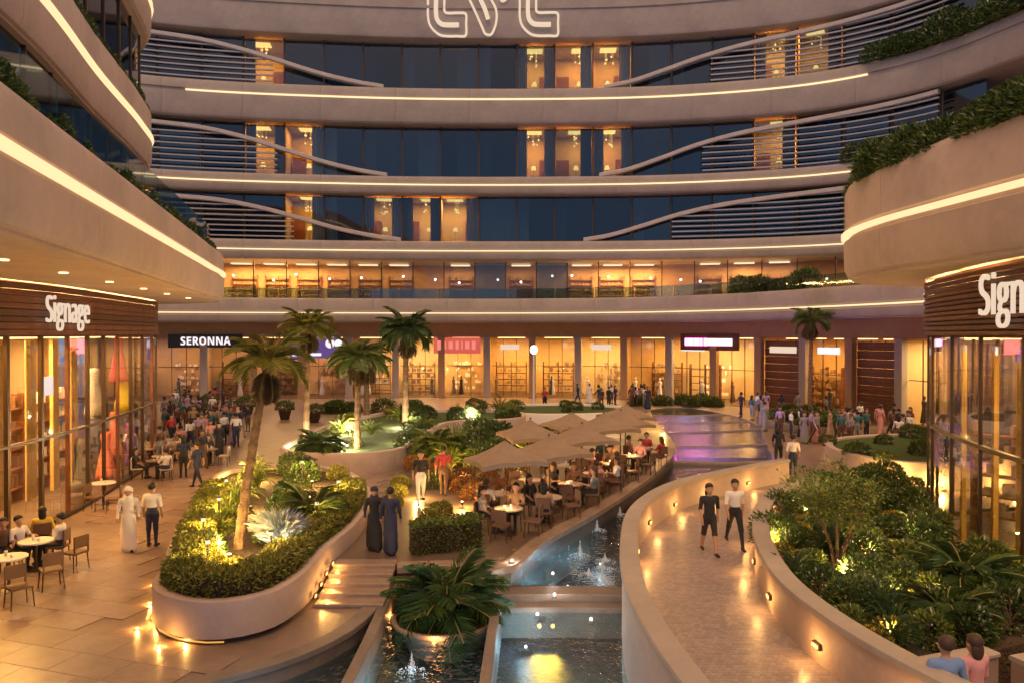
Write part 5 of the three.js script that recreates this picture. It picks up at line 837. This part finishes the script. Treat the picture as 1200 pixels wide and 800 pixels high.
person('person in black walking near the red flowers', [-3.0, TH, -25.2], 0.2, 'walk2', 'black', 'white', { fine: false, style: hairLong });
// ---------------------------------------------------------------- café furniture
function makeChair(m, label, group) {
  const t = thing('cafe_chair', label, 'chair', [0, -50, 0], 0, group);
  obj('seat', new THREE.BoxGeometry(0.44, 0.05, 0.43).translate(0, 0.45, 0), m, t); obj('backrest', merge([box(0.42, 0.3, 0.035, 0, 0.74, -0.21), box(0.03, 0.42, 0.04, -0.2, 0.66, -0.215), box(0.03, 0.42, 0.04, 0.2, 0.66, -0.215)]), m, t);
  for (const [x, z] of [[-1, -1], [1, -1], [-1, 1], [1, 1]]) obj('leg', rod([x * 0.2, 0.43, z * 0.18], [x * 0.23, 0, z * 0.21], 0.018, 0.014, 6), M.bronze, t);
  let u = 0; return (p, a) => { const o = u++ ? copy(t, p, a) : t; o.position.set(...p); o.rotation.y = a; return o; };
}
function makeTable(label, group, m = M.tableTop) {
  const t = thing('cafe_table', label, 'table', [0, -50, 0], 0, group);
  obj('table_top', cyl(0.4, 0.4, 0.035, 24, 0, 0.73, 0), m, t); obj('leg', cyl(0.035, 0.035, 0.7, 8, 0, 0.37, 0), M.bronze, t); obj('base', new THREE.CylinderGeometry(0.06, 0.25, 0.04, 16).translate(0, 0.02, 0), M.bronze, t);
  obj('cup', merge([cyl(0.035, 0.025, 0.07, 8, 0.12, 0.785, 0.08), cyl(0.04, 0.03, 0.12, 8, -0.1, 0.81, -0.05)]), M.white, t);
  let u = 0; return (p, a = 0) => { const o = u++ ? copy(t, p, a) : t; o.position.set(...p); o.rotation.y = a; return o; };
}
const chairT = makeChair(M.chair, 'dark wicker chair at the parasol terrace tables', 'chairs on the parasol terrace'), tableT = makeTable('round table on the parasol terrace', 'tables on the parasol terrace', M.chairPale);
const chairP = makeChair(M.chair, 'dark brown café chair by the amber shop windows', 'chairs beside the amber shop'), tableP = makeTable('round café table by the amber shop windows', 'tables beside the amber shop', M.white);
const chairQ = makeChair(M.chairPale, 'pale café chair in front of the white lettered arcade', 'chairs before the arcade'), tableQ = makeTable('round café table in front of the white lettered arcade', 'tables before the arcade');
function setTable(T, Ch, x, y, z, n, a0, seated, place, group, fine) {
  T([x, y, z], a0);
  for (let k = 0; k < n; k++) {
    const a = a0 + k * 2 * PI / n, cx = x + Math.sin(a) * 0.72, cz = z + Math.cos(a) * 0.72, turn = a + PI; Ch([cx, y, cz], turn);
    if (k < seated) { const top = pick(['white', 'black', 'pink', 'tan', 'grey', 'red', 'teal', 'brown']); person(`seated person in ${N[top]} top ${place}`, [cx - Math.sin(turn) * 0.06, y, cz - Math.cos(turn) * 0.06], turn, pick(['sit', 'sit2']), top, pick(['black', 'navy', 'brown']), { fine, hair: pick(['black', 'brown']), style: pick([hairShort, hairLong]), skin: pick(skins), group }); }
  }
}
for (const [x, z, n, s] of [[-0.1, -21.4, 4, 2], [1.1, -22.9, 3, 2], [-0.4, -23.4, 3, 1], [1.9, -24.9, 4, 3], [0.6, -25.6, 3, 1], [2.9, -26.9, 4, 3], [3.8, -28.8, 4, 3], [4.8, -30.7, 4, 2], [5.7, -32.7, 3, 3], [2.0, -28.4, 3, 1], [3.2, -31.2, 3, 2]]) setTable(tableT, chairT, x, TH, z, n, rr(0, 6), s, 'at a parasol terrace table', 'diners on the parasol terrace', false);
{ // two tables by the amber shop
  const place = 'at a table by the amber shop';
  tableP(g3(40, 668, 0.02)); tableP(g3(8, 690, 0.02)); tableP(g3(120, 590, 0.02));
  const sit = (px, py, turn, top, pose, style = hairShort) => { const p = g3(px, py, 0.02); chairP(p, turn); person(`seated person in ${N[top]} top ${place}`, [p[0] - Math.sin(turn) * 0.06, p[1], p[2] - Math.cos(turn) * 0.06], turn, pose, top, 'black', { group: 'diners by the amber shop', style }); };
  sit(22, 664, 1.3, 'white', 'sit2'); sit(66, 660, -1.4, 'white', 'sit'); sit(48, 650, -2.6, 'yellow', 'sit', hairLong); sit(2, 668, 0.6, 'brown', 'sit');
  chairP(g3(86, 668, 0.02), -1.9); chairP(g3(58, 690, 0.02), -2.4); chairP(g3(132, 600, 0.02), -1.2); chairP(g3(108, 598, 0.02), 1.5); chairP(g3(20, 712, 0.02), 0.9);
}
for (const [px, py, n, s] of [[182, 560, 3, 2], [196, 540, 3, 2], [170, 545, 3, 1], [212, 525, 3, 2], [244, 545, 3, 1]]) { const p = px2(px, py); setTable(tableQ, chairQ, p[0], 0, p[2], n, rr(0, 6), s, 'at a table before the arcade', 'diners before the arcade', false); }
// parasols
{
  const t = thing('parasol', 'square taupe parasol over the terrace tables', 'parasol', [0, -50, 0], 0, 'taupe parasols on the terrace'), w = 1.0;
  obj('pole', cyl(0.025, 0.03, 2.62, 8, 0, 1.31, 0), M.wood2, t); obj('base', merge([cyl(0.28, 0.3, 0.07, 16, 0, 0.035, 0), cyl(0.05, 0.05, 0.25, 8, 0, 0.18, 0)]), M.dark, t);
  const P = [], n = 8, rim = Array.from({ length: 32 }, (_, i) => { const a = i / 32 * 2 * PI, c = Math.cos(a), s = Math.sin(a), m = Math.max(Math.abs(c), Math.abs(s)), dip = 0.05 * Math.abs(Math.sin(4 * a + 0.001)); return [c / m * w, 2.12 + dip - 0.06 * (1 - m) * 2, s / m * w]; });
  for (let i = 0; i < 32; i++) { const a = rim[i], b = rim[(i + 1) % 32]; for (let k = 0; k < 3; k++) { const f = (v, q) => [v[0] * q, 2.68 + (v[1] - 2.68) * (q + 0.12 * Math.sin(PI * q)), v[2] * q], q0 = k / 3, q1 = (k + 1) / 3; P.push(...f(a, q0), ...f(b, q1), ...f(a, q1)); if (k) P.push(...f(a, q0), ...f(b, q0), ...f(b, q1)); } P.push(...a, ...b, b[0], b[1] - 0.14, b[2], ...a, b[0], b[1] - 0.14, b[2], a[0], a[1] - 0.14, a[2]); }
  const g = new THREE.BufferGeometry(); g.setAttribute('position', new THREE.Float32BufferAttribute(P, 3)); g.setAttribute('uv', new THREE.Float32BufferAttribute(new Float32Array(P.length / 3 * 2).map((_, i) => P[Math.floor(i / 2) * 3 + (i % 2 ? 2 : 0)]), 2));
  obj('canopy', toCreasedNormals(g, 0.25), M.canvas, t); obj('finial', new THREE.SphereGeometry(0.04, 8, 6).translate(0, 2.72, 0), M.wood2, t);
  for (let k = 0; k < 8; k++) { const a = k * PI / 4, m = k % 2 ? Math.SQRT2 : 1; obj('rib', rod([0, 2.5, 0], [Math.cos(a) * w * m * 0.96, 2.03, Math.sin(a) * w * m * 0.96], 0.012, 0.01, 5), M.wood2, t); }
  const spots = [[-0.15, -21.8, 0.35], [1.2, -24.1, 0.55], [2.4, -26.6, 0.45], [0.6, -27.2, 0.3], [3.5, -29.2, 0.5], [4.5, -31.9, 0.55], [2.4, -31.2, 0.4], [5.1, -34.6, 0.45]];
  spots.forEach(([x, z, a], i) => { const o = i ? copy(t, [x, TH, z], a) : t; o.position.set(x, TH, z); o.rotation.set(rr(-0.035, 0.035), a, rr(-0.035, 0.035)); o.scale.set(rr(0.94, 1.04), rr(0.9, 0.97), rr(0.94, 1.04)); });
}
// small table lanterns under the parasols
for (const [x, z] of [[-0.1, -21.4], [1.9, -24.9], [2.9, -26.9], [3.8, -28.8], [4.8, -30.7], [0.6, -25.6]]) { const t = thing('table_lantern', 'small warm lantern on a parasol terrace table', 'lantern', [x - 0.1, TH + 0.75, z + 0.16], 0, 'lanterns on the terrace tables'); obj('base', cyl(0.045, 0.05, 0.02, 10, 0, 0.01, 0), M.bronze, t); obj('glow', cyl(0.035, 0.035, 0.1, 10, 0, 0.07, 0), M.lampWarm, t); obj('cap', cyl(0.01, 0.045, 0.03, 10, 0, 0.135, 0), M.bronze, t); point([1, 0.52, 0.2], 1.3, [x - 0.1, TH + 0.82, z + 0.16], 2); }
renderer.render(scene, camera);
